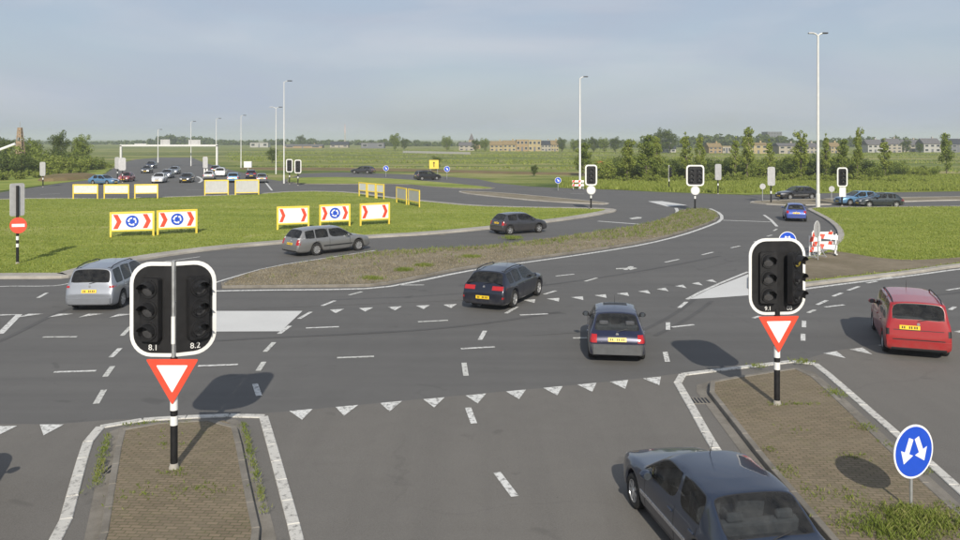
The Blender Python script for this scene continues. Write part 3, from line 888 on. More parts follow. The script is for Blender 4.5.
def build_car(sp, mat, name='car', detail=2):
    L, Wd, Hh, wb, r = sp['L'], sp['W'], sp['H'], sp['wb'], sp.get('r', 0.31)
    hw = Wd / 2
    yF, yR = L / 2, -L / 2
    fo = sp.get('fo', 0.86)
    yfw = yF - fo; yrw = yfw - wb
    ra = r + 0.06
    gc = sp.get('gc', 0.19)
    yc, yw, yr, yb = sp['yc'], sp['yw'], sp['yr'], sp['yb']      # cowl, windscreen top, roof rear edge, rear window foot
    zn, zc, zb, zt = sp['zn'], sp['zc'], sp['zb'], sp['zt']      # nose, cowl, rear window foot, tail top
    belt_f, belt_r = zc - 0.07, sp.get('belt_r', zb - 0.05)
    wroof = sp.get('wr', 0.72) * hw
    root = empty(name)
    key = [yc, yw] + list(sp['pill']) + [yr, yb]
    st = [(y, 0) for y in key] + [(yF, 0), (yF - 0.05, 0), (yF - 0.2, 1), (yR, 0), (yR + 0.05, 0), (yR + 0.2, 1)]
    for yy in (yfw, yrw):
        for d in (-1, -.72, -.38, 0, .38, .72, 1): st.append((yy + d * ra, 2 if abs(d) < 1 else 1))
        st += [(yy + ra + .035, 1), (yy - ra - .035, 1)]
    st.append(((yfw + yrw) / 2, 3))
    st.sort(key=lambda q: (q[1], -q[0]))
    ys = []
    for y, pr in st:
        if yR <= y <= yF and all(abs(y - q) > (0.028 if pr < 2 else 0.05) for q in ys): ys.append(y)
    ys.sort(reverse=True)
    def halfw(y):
        t = max(0, (y - (yF - .75)) / .75); u = max(0, ((yR + .6) - y) / .6)
        return hw * (1 - .20 * t ** 2.4 - sp.get('rt', .09) * u ** 2.2)
    hood = [(yc, zc), (yc + (yF - yc) * .45, zc - (zc - zn) * .28), (yF - .2, zn + .06), (yF - .05, zn), (yF, zn - .14)]
    tail = [(yR, zt - .16), (yR + .05, zt), (yb, zb)]
    roof = [(yr, sp.get('zr', Hh - .05)), (yr * .55 + yw * .45, Hh - .005), (yw, Hh - .035)]
    archz = lambda y: max([r + math.sqrt(max(0, ra * ra - (y - q) ** 2)) if abs(y - q) <= ra + 1e-4 else 0 for q in (yfw, yrw)])
    rows = []
    for y in ys:
        ws = halfw(y); ez = max(0, (abs(y) - (L / 2 - .25)) / .25)
        zbot = gc + .07 * ez ** 2
        az_ = archz(y)
        gh = yr - 1e-6 <= y <= yw + 1e-6
        if y >= yc: zt_ = lerp_tab(hood, y)
        elif y <= yb: zt_ = lerp_tab(tail, y)
        elif y > yw: zt_ = zc + (Hh - .035 - zc) * (yc - y) / (yc - yw)
        elif y < yr: zt_ = zb + (sp.get('zr', Hh - .05) - zb) * (y - yb) / (yr - yb)
        else: zt_ = lerp_tab(roof, y)
        if y >= yc: belt = zt_ - .07
        elif y <= yb: belt = zt_ - .05
        else: belt = belt_f + (belt_r - belt_f) * (yc - y) / (yc - yb)
        zlow = max(zbot, az_)
        z4 = belt - .10
        if z4 < zlow + .10: z4 = min(belt - .02, zlow + .10)
        z3 = max(zbot + (z4 - zbot) * .5, zlow + .055)
        if z3 > z4 - .02: z3 = z4 - .02
        if gh: k = 1.0
        elif y >= yc or y <= yb: k = 0.0
        elif y > yw: k = (yc - y) / (yc - yw)
        else: k = (y - yb) / (yr - yb)
        x6 = ws * .86 * (1 - k) + wroof * k
        x7 = ws * .5 * (1 - k) + wroof * .62 * k
        sh = .045 * k + .012 * (1 - k)
        rows.append([(0, zbot if az_ == 0 else az_), (ws * .84, zlow), (ws * .965, zlow + (.05 if az_ == 0 else .02)), (ws, z3), (ws * .985, z4), (ws * .945, belt), (x6, zt_ - sh), (x7, zt_), (0, zt_ + .012)])
    bm = bmesh.new()
    cr = bm.edges.layers.float.new('crease_edge')
    cv = bm.verts.layers.float.new('crease_vert')
    N = 9
    grid = []
    for y, row in zip(ys, rows):
        rv = [bm.verts.new((x, y, z)) for x, z in row]
        lv = [rv[0]] + [bm.verts.new((-x, y, z)) for x, z in row[1:-1]] + [rv[-1]]
        grid.append((rv, lv))
    faces = {}
    for i in range(len(ys) - 1):
        for s_ in (0, 1):
            a, b = grid[i][s_], grid[i + 1][s_]
            for k in range(N - 1):
                q = (a[k], a[k + 1], b[k + 1], b[k])
                f = bm.faces.new(q if s_ == 0 else q[::-1])
                f.smooth = True
                f.material_index = 2 if k == 0 else 0
                faces[(i, s_, k)] = f
    for i, rev in ((0, False), (len(ys) - 1, True)):
        rv, lv = grid[i]
        for k in range(N - 1):
            vs = []
            for v in (rv[k], rv[k + 1], lv[k + 1], lv[k]):
                if v not in vs: vs.append(v)
            f = bm.faces.new(vs[::-1] if not rev else vs)
            f.smooth = True
            if k == 0: f.material_index = 2
    bmesh.ops.recalc_face_normals(bm, faces=bm.faces)
    for i, y in enumerate(ys):
        rv, lv = grid[i]
        for arr in (rv, lv):
            if i < len(ys) - 1:
                nx = grid[i + 1][0 if arr is rv else 1]
                for k, c in ((5, sp.get('cb', .35)), (2, .75), (1, .8), (6, .3)):
                    e = bm.edges.get((arr[k], nx[k]))
                    if e: e[cr] = c
            if i in (0, len(ys) - 1):
                for k in range(N - 1):
                    e = bm.edges.get((arr[k], arr[k + 1]))
                    if e: e[cr] = .45
    ix = {round(y, 4): i for i, y in enumerate(ys)}
    def idx(y): return min(range(len(ys)), key=lambda i: abs(ys[i] - y))
    iC, iW, iR, iB = idx(yc), idx(yw), idx(yr), idx(yb)
    regions = [('windscreen', [faces[(i, s_, k)] for i in range(iC, iW) for s_ in (0, 1) for k in (6, 7)], M_glass, .05),
               ('rear_window', [faces[(i, s_, k)] for i in range(iR, iB) for s_ in (0, 1) for k in (6, 7)], M_glassd if sp.get('dark_rear') else M_glass, sp.get('ri', .055) * .75)]
    pl = sorted(sp['pill'], reverse=True)
    cuts = [iC] + [idx(p) for p in pl] + [iR]
    for a, b in zip(cuts, cuts[1:]):
        for s_ in (0, 1):
            regions.append(('side_window', [faces[(i, s_, 5)] for i in range(a, b)], M_glassd if (sp.get('dark_rear') and a != cuts[0]) else M_glass, .03))
    glass = []
    for nm, fs, gm, th in regions:
        bmesh.ops.inset_region(bm, faces=fs, thickness=th, use_even_offset=True, use_boundary=True)
        ring = bmesh.ops.inset_region(bm, faces=fs, thickness=.016, use_even_offset=True, use_boundary=True)
        for f in ring['faces']: f.material_index = 1
        for f in fs:
            for v in f.verts:
                if sum(1 for q in v.link_faces if q in fs) == 1: v[cv] = .8
        glass.append((nm, fs, gm))
    for nm, fs, gm in glass:
        mp_ = {}
        vs, qs, vcr = [], [], []
        for f in fs:
            q = []
            for v in f.verts:
                if v not in mp_: mp_[v] = len(vs); vs.append(v.co.copy()); vcr.append(v[cv])
                q.append(mp_[v])
            qs.append(q)
        o = MB().add(vs, qs).build(nm, gm, root, fix=False)
        for p in o.data.polygons: p.use_smooth = True
        o.data.attributes.new('crease_vert', 'FLOAT', 'POINT').data.foreach_set('value', vcr)
        md = o.modifiers.new('s', 'SUBSURF'); md.levels = md.render_levels = 2
        eval_mesh(o)
    # interior floor of the body under the glass stays; window faces go
    allg = [f for _, fs, _ in glass for f in fs]
    bmesh.ops.delete(bm, geom=allg, context='FACES')
    me = bpy.data.meshes.new('body')
    bm.to_mesh(me); bm.free()
    for q in (mat, M_trim, M_under): me.materials.append(q)
    body = link('body', me, root)
    md = body.modifiers.new('s', 'SUBSURF'); md.levels = md.render_levels = 2
    me = eval_mesh(body)
    bv, bp_ = [], []
    for o_ in [body] + [c_ for c_ in root.children if c_ is not body]:
        k_ = len(bv)
        bv += [v.co.copy() for v in o_.data.vertices]; bp_ += [[i + k_ for i in p.vertices] for p in o_.data.polygons]
    bvh = BVHTree.FromPolygons(bv, bp_)
    def hit(o, d):
        h = bvh.ray_cast(Vector(o), Vector(d))
        return h[0]
    MISS = []
    def patch(nm, corners, face, off, mt, parent=None, nu=6, nv=4, depth=0.03):
        """conformal plate: corners (a,b) in the projection plane; face in 'rear','front','left','right','top'"""
        D = {'rear': Vector((0, 1, 0)), 'front': Vector((0, -1, 0)), 'left': Vector((1, 0, 0)), 'right': Vector((-1, 0, 0)), 'top': Vector((0, 0, -1))}[face]
        def P(a, b):
            if face in ('rear', 'front'): return Vector((a, -5 * D.y, b))
            if face == 'top': return Vector((a, b, 5))
            return Vector((-5 * D.x, a, b))
        pts = []
        c = [Vector(q) for q in corners]
        ctr = sum(c, Vector((0, 0))) / 4
        for j in range(nv + 1):
            for i in range(nu + 1):
                u, v = i / nu, j / nv
                q = (c[0] * (1 - u) + c[1] * u) * (1 - v) + (c[3] * (1 - u) + c[2] * u) * v
                h = None
                for t in (0, .04, .08, .15, .25, .4):
                    qq = q * (1 - t) + ctr * t
                    h = hit(P(*qq), D)
                    if h is not None: break
                if h is None: return None
                pts.append(h)
        mb = MB()
        n = len(pts); w_ = nu + 1
        vs = [p - D * off for p in pts] + [p + D * depth for p in pts]
        fs = [(j * w_ + i, j * w_ + i + 1, (j + 1) * w_ + i + 1, (j + 1) * w_ + i) for j in range(nv) for i in range(nu)]
        bd = [i for i in range(nu)] + [j * w_ + nu for j in range(nv)] + [nv * w_ + i for i in range(nu, 0, -1)] + [j * w_ for j in range(nv, 0, -1)]
        fs += [(bd[i], bd[(i + 1) % len(bd)], bd[(i + 1) % len(bd)] + n, bd[i] + n) for i in range(len(bd))]
        return mb.add(vs, fs).build(nm, mt, parent or root, smooth=True)
    # lamps: list of (x0,z0,x1,z1 [,mat]) for the right-hand side, mirrored
    for s_ in (-1, 1):
        for (c4, mt, nm) in sp.get('tail_l', []):
            patch(nm, [(s_ * a, b) for a, b in c4], 'rear', .012, mt)
        for c4 in sp.get('head_l', [[(hw * .42, zn - .16), (hw * .80, zn - .13), (hw * .80, zn - .01), (hw * .42, zn - .03)]]):
            patch('headlight', [(s_ * a, b) for a, b in c4], 'front', .010, M_tailc)
    # number plates
    for face, zz in (('rear', sp.get('pz', .62)), ('front', .40)):
        d = 1 if face == 'rear' else -1
        h1 = hit((0, -5 * d, zz - .05), (0, d, 0)); h2 = hit((0, -5 * d, zz + .05), (0, d, 0))
        if h1 is None or h2 is None: continue
        tilt = math.atan2((h2.y - h1.y), .10)
        rot = Matrix.Rotation(-tilt, 3, 'X')
        px_ = sp.get('px', 0) if face == 'rear' else 0
        bz0, bz1 = sp.get('bz', (.30, .52))
        c = (h1 + h2) / 2 + Vector((px_, -d * (.012 + (sp.get('bo', .028) + .006 if (face == 'front' or zz - .08 < bz1) else 0)), 0))
        pl_ = MB().box(c, (.52, .016, .115), rot).build('number_plate', M_plate, root)
        ch = MB()
        for k, xx in enumerate((-.19, -.135, -.06, -.005, .05, .125, .18)):
            if k in (2,): continue
            ch.box(c + rot @ Vector((xx * d, -d * .010, 0)), (.032, .004, .068), rot)
        ch.build('plate_characters', M_trim, pl_)['kind'] = 'stuff'
    # bumpers
    for face, z0, z1 in (('rear', *sp.get('bz', (.30, .52))), ('front', .27, .45)):
        patch('bumper', [(-hw * .93, z0), (hw * .93, z0), (hw * .93, z1), (-hw * .93, z1)], face, sp.get('bo', .028), sp.get('bm') or mat, nu=16, nv=4)
        if face == 'rear' and not sp.get('bm'):
            patch('bumper_insert', [(-hw * .8, z0 - .05), (hw * .8, z0 - .05), (hw * .8, z0 + .02), (-hw * .8, z0 + .02)], face, .030, M_trim, nu=14, nv=2)
    patch('grille', [(-hw * .38, zn - .15), (hw * .38, zn - .15), (hw * .38, zn - .04), (-hw * .38, zn - .04)], 'front', .008, M_trim)
    for (c4, mt, nm) in sp.get('extra_rear', []):
        patch(nm, c4, 'rear', .010, mt, nu=10, nv=2)
    gz = lambda y: max(gc + .08, archz(y) + .03, archz(y + .05) + .03, archz(y - .05) + .03)
    # side strips, door gaps, handles
    zb_ = lambda y: belt_f + (belt_r - belt_f) * (yc - y) / (yc - yb)
    for s_, face in ((-1, 'left'), (1, 'right')):
        if sp.get('strip', True):
            patch('side_strip', [(yfw - ra - .06, .46), (yrw + ra + .06, .46), (yrw + ra + .06, .515), (yfw - ra - .06, .515)], face, .014, sp.get('strip_m') or M_trim, nu=14, nv=1)
        if detail > 1:
            for yy in sp['gaps']:
                patch('door_gap', [(yy - .007, gz(yy)), (yy + .007, gz(yy)), (yy + .007, zb_(yy) - .01), (yy - .007, zb_(yy) - .01)], face, .0025, M_trim, nu=1, nv=8, depth=.01)
            for yy in sp['gaps'][1:]:
                h_ = hit((s_ * 5, yy + .13, zb_(yy) - .12), (-s_, 0, 0))
                if h_ is not None: bevel(MB().box(h_ + Vector((s_ * .012, 0, 0)), (.03, .16, .028)).build('door_handle', mat, root), .008)
        sill = patch('sill', [(yfw - ra - .02, gc + .0), (yrw + ra + .02, gc + .0), (yrw + ra + .02, gc + .085), (yfw - ra - .02, gc + .085)], face, .008, M_trim, nu=10, nv=1)
        # door mirrors
        my = yc - .42; mz = zb_(my) + .075
        mb = MB().lathe([(-.055, .02), (-.05, .07), (0, .092), (.05, .088), (.065, .06)], 12, (0, 0, 0), axis='y')
        mb.v = [(x * 1.15, y, z * .85) for x, y, z in mb.v]
        mb.v = [(x + s_ * (hw + .045), y + my, z + mz) for x, y, z in mb.v]
        mo = mb.build('door_mirror', sp.get('mir') or mat, root, smooth=True)
        MB().lathe([(-.072, .001), (-.072, .062), (-.05, .066)], 12, (0, 0, 0), axis='y').build('mirror_glass', M_mglass, mo).location = (s_ * (hw + .045), my, mz)
        MB().box((s_ * (hw - .05), my, mz - .05), (.14, .05, .03)).build('mirror_arm', M_trim, mo)
    if sp.get('rails'):
        for s_ in (-1, 1):
            pts = []
            for k in range(9):
                y = yw - .12 + (yr + .08 - yw + .12) * k / 8
                h_ = hit((s_ * wroof * .90, y, 5), (0, 0, -1))
                zz = (h_.z if h_ else Hh - .05) + (.055 if 0 < k < 8 else -.01)
                pts.append((s_ * wroof * .90, y, zz))
            MB().tube(pts, .019, 8).build('roof_rail', sp['rails'], root, smooth=True)
    if sp.get('sunroof'):
        patch('sunroof', [(-.36, yw - .55), (.36, yw - .55), (.36, yw - .13), (-.36, yw - .13)], 'top', .006, M_trim)
    # emblem, wiper, aerial
    eh = hit((0, -5, sp.get('ez', zb - .13)), (0, 1, 0))
    if eh is not None:
        MB().lathe([(-.012, .001), (-.012, .04), (.02, .045)], 14, (eh.x, eh.y, eh.z), axis='y').build('emblem', M_silvertrim, root)
    yy_, zz_ = yb + (yr - yb) * .10, zb + (Hh - .05 - zb) * .10
    MB().tube([(-.02, yb - .015, zb + .0), (.30, yy_ - .02, zz_ + .03)], .010, 6).build('rear_wiper', M_trim, root)
    ah = hit((0, yw - .15, 5), (0, 0, -1))
    if ah is not None: MB().tube([ah, ah + Vector((0, -.12, .26))], [.006, .003], 6).build('aerial', M_trim, root)
    # cabin
    cb = MB()
    cb.box((0, (yc + yb) / 2, .34), (Wd * .80, (yc - yb) * .94, .06))
    for s_ in (-1, 1): cb.box((s_ * hw * .86, (yc + yb) / 2, .62), (.05, (yc - yb) * .9, zc - .07 - .42))
    cb.box((0, yc - .30, zc - .16), (Wd * .78, .42, .22))
    cb.box((0, (yw + yr) / 2, Hh - .085), (wroof * 1.6, (yw - yr) * .86, .012))
    cb.box((0, yb + .30, zb - .12), (Wd * .74, .5, .03))
    cb.build('cabin_lining', M_cabin, root)
    fy = yw - .62 if not sp.get('fy') else sp['fy']
    for s_ in (-1, 1):
        b = MB()
        b.box((s_ * .37, fy + .18, .50), (.50, .52, .16))
        b.box((s_ * .37, fy - .12, .80), (.48, .14, .58), Matrix.Rotation(rad(14), 3, 'X'))
        b.box((s_ * .37, fy - .22, 1.17), (.26, .10, .17), Matrix.Rotation(rad(10), 3, 'X'))
        bevel(b.build('front_seat', M_seat, root), .04, 2)
    b = MB()
    ry = max(fy - .95, yb + .38)
    b.box((0, ry + .2, .50), (Wd * .70, .5, .16))
    b.box((0, ry - .08, .78), (Wd * .72, .16, .54), Matrix.Rotation(rad(16), 3, 'X'))
    for x in (-.38, .38): b.box((x, ry - .17, 1.10), (.26, .10, .14))
    bevel(b.build('rear_seat', M_seat, root), .04, 2)
    # wheels
    tb, rb, db = wheel_meshes(r, .20, sp.get('spokes', 7))
    T = tb.build('wheel', M_tyre, root, smooth=True)
    R_ = rb.build('rim', M_rim, T, smooth=True)
    D_ = db.build('brake_disc', M_under, T)
    proto = T
    for n_, (sx, yy) in enumerate(((1, yfw), (1, yrw), (-1, yfw), (-1, yrw))):
        w_ = proto if n_ == 0 else copy_tree(proto, root)
        w_.location = (sx * (hw - .115), yy, r)
        w_.rotation_euler = (0, 0, 0 if sx > 0 else math.pi)
    root['mat'] = ''
    del root['mat']
    return root

def place(root, x, y, cw, label, cat='car', group=None, sc=1.0):
    root.location = (x, y, 0.006)
    root.rotation_euler = (0, 0, -rad(cw))
    root.scale = (sc,) * 3
    tag(root, label, cat, group)
    return root

def recolour(root, mat):
    for o in root.children:
        if o.type == 'MESH' and o.name.split('.')[0] in ('body', 'bumper', 'door_handle', 'door_mirror') and len(o.material_slots):
            s_ = o.material_slots[0]
            if s_.material and s_.material.get('paint', 0):
                s_.link = 'OBJECT'; s_.material = mat
    return root

def P(name, col, metal=.25, rough=.32):
    m = paint(name, col, metal, rough); m['paint'] = 1
    return m

P_silver = P('paint_silver', (0.28, 0.30, 0.335), .55, .35)
P_grey = P('paint_warm_grey', (0.25, 0.25, 0.245), .55, .35)
P_dkgrey = P('paint_dark_grey', (0.045, 0.045, 0.052), .4)
P_navy = P('paint_navy', (0.006, 0.009, 0.022), .3)
P_navy2 = P('paint_blue_black', (0.009, 0.012, 0.040), .3)
P_slate = P('paint_slate_blue', (0.011, 0.019, 0.040), .15, .28)
P_red = P('paint_red', (0.30, 0.005, 0.008), .0)
P_blue = P('paint_blue', (0.045, 0.085, 0.36), .3)
P_black = P('paint_black', (0.012, 0.012, 0.014), .2)
P_ltblue = P('paint_light_blue', (0.11, 0.25, 0.42), .4)
P_green = P('paint_dark_green', (0.016, 0.026, 0.032), .3)
P_white = P('paint_white', (0.72, 0.73, 0.74), .0)

def vlamp(x0, x1, z0, z1, m, nm='tail_light'): return ([(x0, z0), (x1, z0), (x1, z1), (x0, z1)], m, nm)

SPEC_MPV = dict(L=4.35, W=1.82, H=1.60, wb=2.64, r=.32, yc=1.28, yw=.42, yr=-1.86, yb=-2.08, zn=.78, zc=1.02, zb=1.00, zt=.80, zr=1.52, pill=(-.35, -1.18), gaps=(1.0, -.33, -1.2), wr=.74,
                tail_l=[vlamp(.66, .84, .92, 1.28, M_tailc, 'tail_light'), vlamp(.70, .86, .86, .93, M_tail, 'tail_light')], pz=.74, bz=(.27, .50), rails=M_trim, dark_rear=True, strip=False, ez=.9)
SPEC_ESTATE = dict(L=4.75, W=1.78, H=1.47, wb=2.74, r=.32, yc=1.16, yw=.40, yr=-1.92, yb=-2.24, zn=.74, zc=.96, zb=.95, zt=.78, zr=1.40, pill=(-.42, -1.28), gaps=(.92, -.40, -1.28), wr=.73,
                   tail_l=[vlamp(.62, .84, .62, .90, M_tail), vlamp(.62, .84, .90, .98, M_tailc)], pz=.66, rails=None, dark_rear=True, spokes=9, ri=.05)
SPEC_HATCH = dict(L=3.85, W=1.70, H=1.45, wb=2.46, r=.30, fo=.78, yc=.98, yw=.24, yr=-1.42, yb=-1.78, zn=.74, zc=.97, zb=.98, zt=.78, zr=1.38, pill=(-.62,), gaps=(.78, -.62), wr=.70,
                  tail_l=[vlamp(.64, .82, .66, .90, M_tail)], pz=.78, strip=False, dark_rear=True, spokes=5)
SPEC_SPORTWAGON = dict(L=4.45, W=1.78, H=1.44, wb=2.60, r=.325, yc=1.02, yw=.30, yr=-1.66, yb=-2.06, zn=.72, zc=.95, zb=.96, zt=.80, zr=1.36, pill=(-.42, -1.18), gaps=(.80, -.40, -1.18), wr=.70,
                       tail_l=[vlamp(.34, .84, .76, .90, M_tail), vlamp(.62, .82, .46, .53, M_tail, 'rear_reflector')], pz=.50, rails=M_trim, dark_rear=True, strip=False, spokes=5, bz=(.27, .60), ez=.86)
SPEC_NINETIES = dict(L=4.05, W=1.69, H=1.41, wb=2.52, r=.295, fo=.78, yc=.92, yw=.16, yr=-1.28, yb=-1.84, zn=.70, zc=.92, zb=.90, zt=.80, zr=1.35, pill=(-.48, -1.0), gaps=(.72, -.46, -1.1), wr=.70,
                     tail_l=[vlamp(.58, .81, .62, .84, M_tail)], pz=.71, bz=(.29, .58), bm=M_bumper_grey, sunroof=True, mir=M_trim, ez=.84, ri=.06, spokes=6, bo=.05)
SPEC_SEDAN = dict(L=4.48, W=1.70, H=1.41, wb=2.65, r=.30, fo=.86, yc=.98, yw=.22, yr=-1.28, yb=-1.92, zn=.70, zc=.90, zb=.94, zt=.88, zr=1.35, pill=(-.44,), gaps=(.78, -.42, -1.2), wr=.76, belt_r=.85, cb=.6,
                  tail_l=[vlamp(.50, .80, .64, .86, M_tail)], pz=.60, strip=True, ez=.8, ri=.05, strip_m=M_silvertrim)
SPEC_TALL = dict(L=4.45, W=1.74, H=1.62, wb=2.90, r=.30, fo=.78, yc=1.22, yw=.50, yr=-2.02, yb=-2.16, zn=.80, zc=1.04, zb=1.06, zt=.74, zr=1.56, pill=(-.30, -1.18), gaps=(.98, -.28, -1.2), wr=.80, rt=.05,
                 tail_l=[([(.75, .84), (.86, .84), (.86, 1.08), (.75, 1.08)], M_tailc, 'tail_light'), vlamp(.74, .86, .66, .83, M_trim, 'tail_light')], pz=.88, px=-.22, bz=(.30, .52), rails=M_trim, strip=False, ez=.98, ri=.05,
                 extra_rear=[([(-.64, .80), (.64, .80), (.64, .815), (-.64, .815)], M_trim, 'tailgate_seam'), ([(-.66, .535), (.66, .535), (.66, .56), (-.66, .56)], M_trim, 'tailgate_gap')])
SPEC_MINI = dict(L=3.65, W=1.63, H=1.40, wb=2.45, r=.285, fo=.66, yc=.96, yw=.26, yr=-1.16, yb=-1.66, zn=.72, zc=.93, zb=.92, zt=.76, zr=1.33, pill=(-.55,), gaps=(.72, -.58), wr=.66, rt=.15,
                 tail_l=[vlamp(.55, .74, .66, .86, M_tail)], pz=.68, strip=False, spokes=5, bz=(.28, .54))

place(build_car(SPEC_MPV, P_silver), -14.75, 33.4, -2, 'silver people carrier with dark rear window beside the left signal board', sc=1.05)
place(build_car(SPEC_ESTATE, P_grey), -8.8, 47.8, 46, 'warm grey estate car passing in front of the yellow-framed boards', sc=1.04)
place(build_car(SPEC_HATCH, P_dkgrey), 2.7, 57.6, 57, 'small dark grey hatchback on the inner lane by the grass')
place(build_car(SPEC_SPORTWAGON, P_navy), 1.05, 33.5, 24, 'navy estate car with roof rails crossing the row of white triangles', sc=1.04)
place(build_car(SPEC_NINETIES, P_navy2), 4.2, 25.9, 7, 'navy hatchback with grey bumper and sunroof seen from behind')
place(build_car(SPEC_SEDAN, P_slate), 3.74, 13.4, -10, 'slate blue saloon cut off by the lower picture edge')
place(build_car(SPEC_TALL, P_red), 13.7, 26.6, 20, 'bright red estate car with black roof rails', sc=1.05)
mini = place(build_car(SPEC_MINI, P_blue, detail=1), 25.3, 66.8, 16, 'bright blue small hatchback leaving past the tall lamp post')

def far_car(src, mat, px, py, cw, label, off=0.0, scale=1.0):
    r = copy_tree(src)
    recolour(r, mat)
    g = G(px, py)
    place(r, g.x, g.y + off, cw, label)
    r.scale = (scale,) * 3
    return r
est = [o for o in S.objects if o.get('label', '').startswith('navy estate')][0]
sed = [o for o in S.objects if o.get('label', '').startswith('slate blue')][0]
ast = [o for o in S.objects if o.get('label', '').startswith('navy hatch')][0]
mpv = [o for o in S.objects if o.get('label', '').startswith('silver people')][0]
gre = [o for o in S.objects if o.get('label', '').startswith('warm grey')][0]
far_car(sed, P_black, 797, 199, -104, 'black saloon crossing behind the tall lamp post')
far_car(sed, P_ltblue, 858, 204.8, -100, 'light blue car half hidden behind the very dark hatchback')
far_car(ast, P_green, 879, 207, -88, 'very dark hatchback at the edge of the grassed corner')
far_car(mpv, P_black, 427.5, 180, 64, 'black car on the far road under the yellow sign', 0, .95)
far_car(est, P_dkgrey, 363, 173.6, -75, 'dark car far off beside the small blue sign at left')
off_ = copy_tree(ast); recolour(off_, P_dkgrey)
place(off_, -9.75, 14.0, -18, 'dark car just outside the left picture edge, its shadow reaching into view')
QUEUE = [(sed, P_ltblue, 104, 184.5, 112, 'steel blue car at the left end of the queue'), (ast, P('paint_queue_red', (.42, .03, .035), .1), 126.5, 181.5, 172, 'red car in the queue behind the yellow-framed board'),
         (est, P_white, 159.5, 182.6, 168, 'white car in the queue facing the junction'), (gre, P_silver, 167.5, 178, 168, 'silver car right behind the white one in the queue'),
         (ast, P_dkgrey, 147, 173, 168, 'dark grey car left of the middle of the queue'), (mpv, P_navy2, 151.5, 168.4, 168, 'dark blue van at the back of the queue under the gantry'),
         (est, P_silver, 174.5, 174, 168, 'pale car behind the silver one in the queue'), (sed, P_black, 187, 182.3, 170, 'black car facing the junction at right of the queue'),
         (mpv, P_white, 221, 176.3, -12, 'white van driving away beside the gantry leg'), (est, P_slate, 216, 172.5, -12, 'dark car just beyond the white van'),
         (ast, P_white, 209.5, 179.5, -12, 'white hatchback left of the white van'), (gre, P_ltblue, 233.5, 182, -14, 'blue and silver car right of the white van'),
         (est, P_navy2, 251, 178.2, -16, 'navy car driving away from the junction'), (ast, P_silver, 261.5, 182.5, -16, 'silver car nearest the junction in the leaving lane')]
for q in QUEUE: far_car(*q[:5], q[5])

# ================================================================== SIGNALS, SIGNS, POSTS
def rrect(x0, x1, z0, z1, rs, seg=7):
    """rounded rectangle, radii bottom-left, bottom-right, top-right, top-left"""
    out = []
    for (cx, cz, sx, sz, a0), r_ in zip(((x0, z0, 1, 1, 180), (x1, z0, -1, 1, 270), (x1, z1, -1, -1, 0), (x0, z1, 1, -1, 90)), rs):
        if r_ < 1e-4: out.append((cx, cz)); continue
        for k in range(seg + 1):
            a = rad(a0 + 90 * k / seg)
            out.append((cx + sx * r_ + r_ * math.cos(a), cz + sz * r_ + r_ * math.sin(a)))
    return out

def disc_poly(r_, n=32, cx=0, cz=0): return [(cx + r_ * math.cos(2 * math.pi * k / n), cz + r_ * math.sin(2 * math.pi * k / n)) for k in range(n)]

def text_part(s, size, loc, mat, parent, rz=0):
    cu = bpy.data.curves.new('text', 'FONT'); cu.body = s; cu.size = size; cu.extrude = .002; cu.align_x = 'CENTER'; cu.resolution_u = 3
    tmp = bpy.data.objects.new('tmp', cu); COL.objects.link(tmp)
    bpy.context.view_layer.update()
    dg = bpy.context.evaluated_depsgraph_get()
    me = bpy.data.meshes.new_from_object(tmp.evaluated_get(dg))
    bpy.data.objects.remove(tmp)
    me.transform(Matrix.Rotation(rad(90), 4, 'X'))
    me.materials.clear(); me.materials.append(mat)
    o = link('lettering', me, parent)
    o.location = loc
    o.rotation_euler = (0, 0, rz)
    return o

def lantern(parent, loc, rz, ztop, pitch=.405, r_=.135, amber=False, visor=.20):
    """three-lamp head: loc = its back centre line, front towards local -Y"""
    hb = MB().prism(rrect(-.20, .20, ztop - 3 * pitch, ztop, (.06,) * 4, 4), -.14, 0.0)
    for k in range(3):                                         # recessed door rims
        zc = ztop - pitch * (k + .5)
        hb.lathe([(-.14, r_ + .05), (-.165, r_ + .045), (-.165, r_ + .012), (-.135, r_ + .008)], 20, (0, 0, zc), axis='y')
    o = hb.build('lantern', M_housing, parent, smooth=True)
    o.location = loc; o.rotation_euler = (0, 0, rz)
    for k in range(3):
        zc = ztop - pitch * (k + .5)
        MB().lathe([(-.172, .002), (-.165, r_ * .6), (-.145, r_)], 20, (0, 0, zc), axis='y').build('lens', M_lens_y if amber and k == 0 else M_lens, o, smooth=True)
        vb = MB(); n = 14
        vs = []
        for rr_ in (r_ + .012, r_ + .018):
            for i in range(n + 1):
                a = rad(-25 + 230 * i / n)
                dep = visor * (1 if 20 < -25 + 230 * i / n < 160 else .55)
                for y in (-.15, -.15 - dep):
                    vs.append((rr_ * math.cos(a), y, zc + rr_ * math.sin(a) - (0 if y > -.16 else .02)))
        m_ = 2 * (n + 1)
        fs = []
        for i in range(n):
            a = 2 * i
            fs += [(a, a + 1, a + 3, a + 2), (m_ + a, m_ + a + 2, m_ + a + 3, m_ + a + 1), (a + 1, m_ + a + 1, m_ + a + 3, a + 3)]
        vb.add(vs, fs).build('visor', M_housing, o, smooth=True, fix=False)
    return o

def board(parent, poly_o, poly_i, loc=(0, 0, 0), rz=0):
    b = MB().prism(poly_o, 0.0, .02).build('background_board', M_white, parent)
    MB().prism(poly_o, .0215, .024).build('board_back', M_signback, b)
    b.location = loc; b.rotation_euler = (0, 0, rz)
    MB().prism(poly_i, -.008, .004).build('black_panel', M_black, b)
    return b

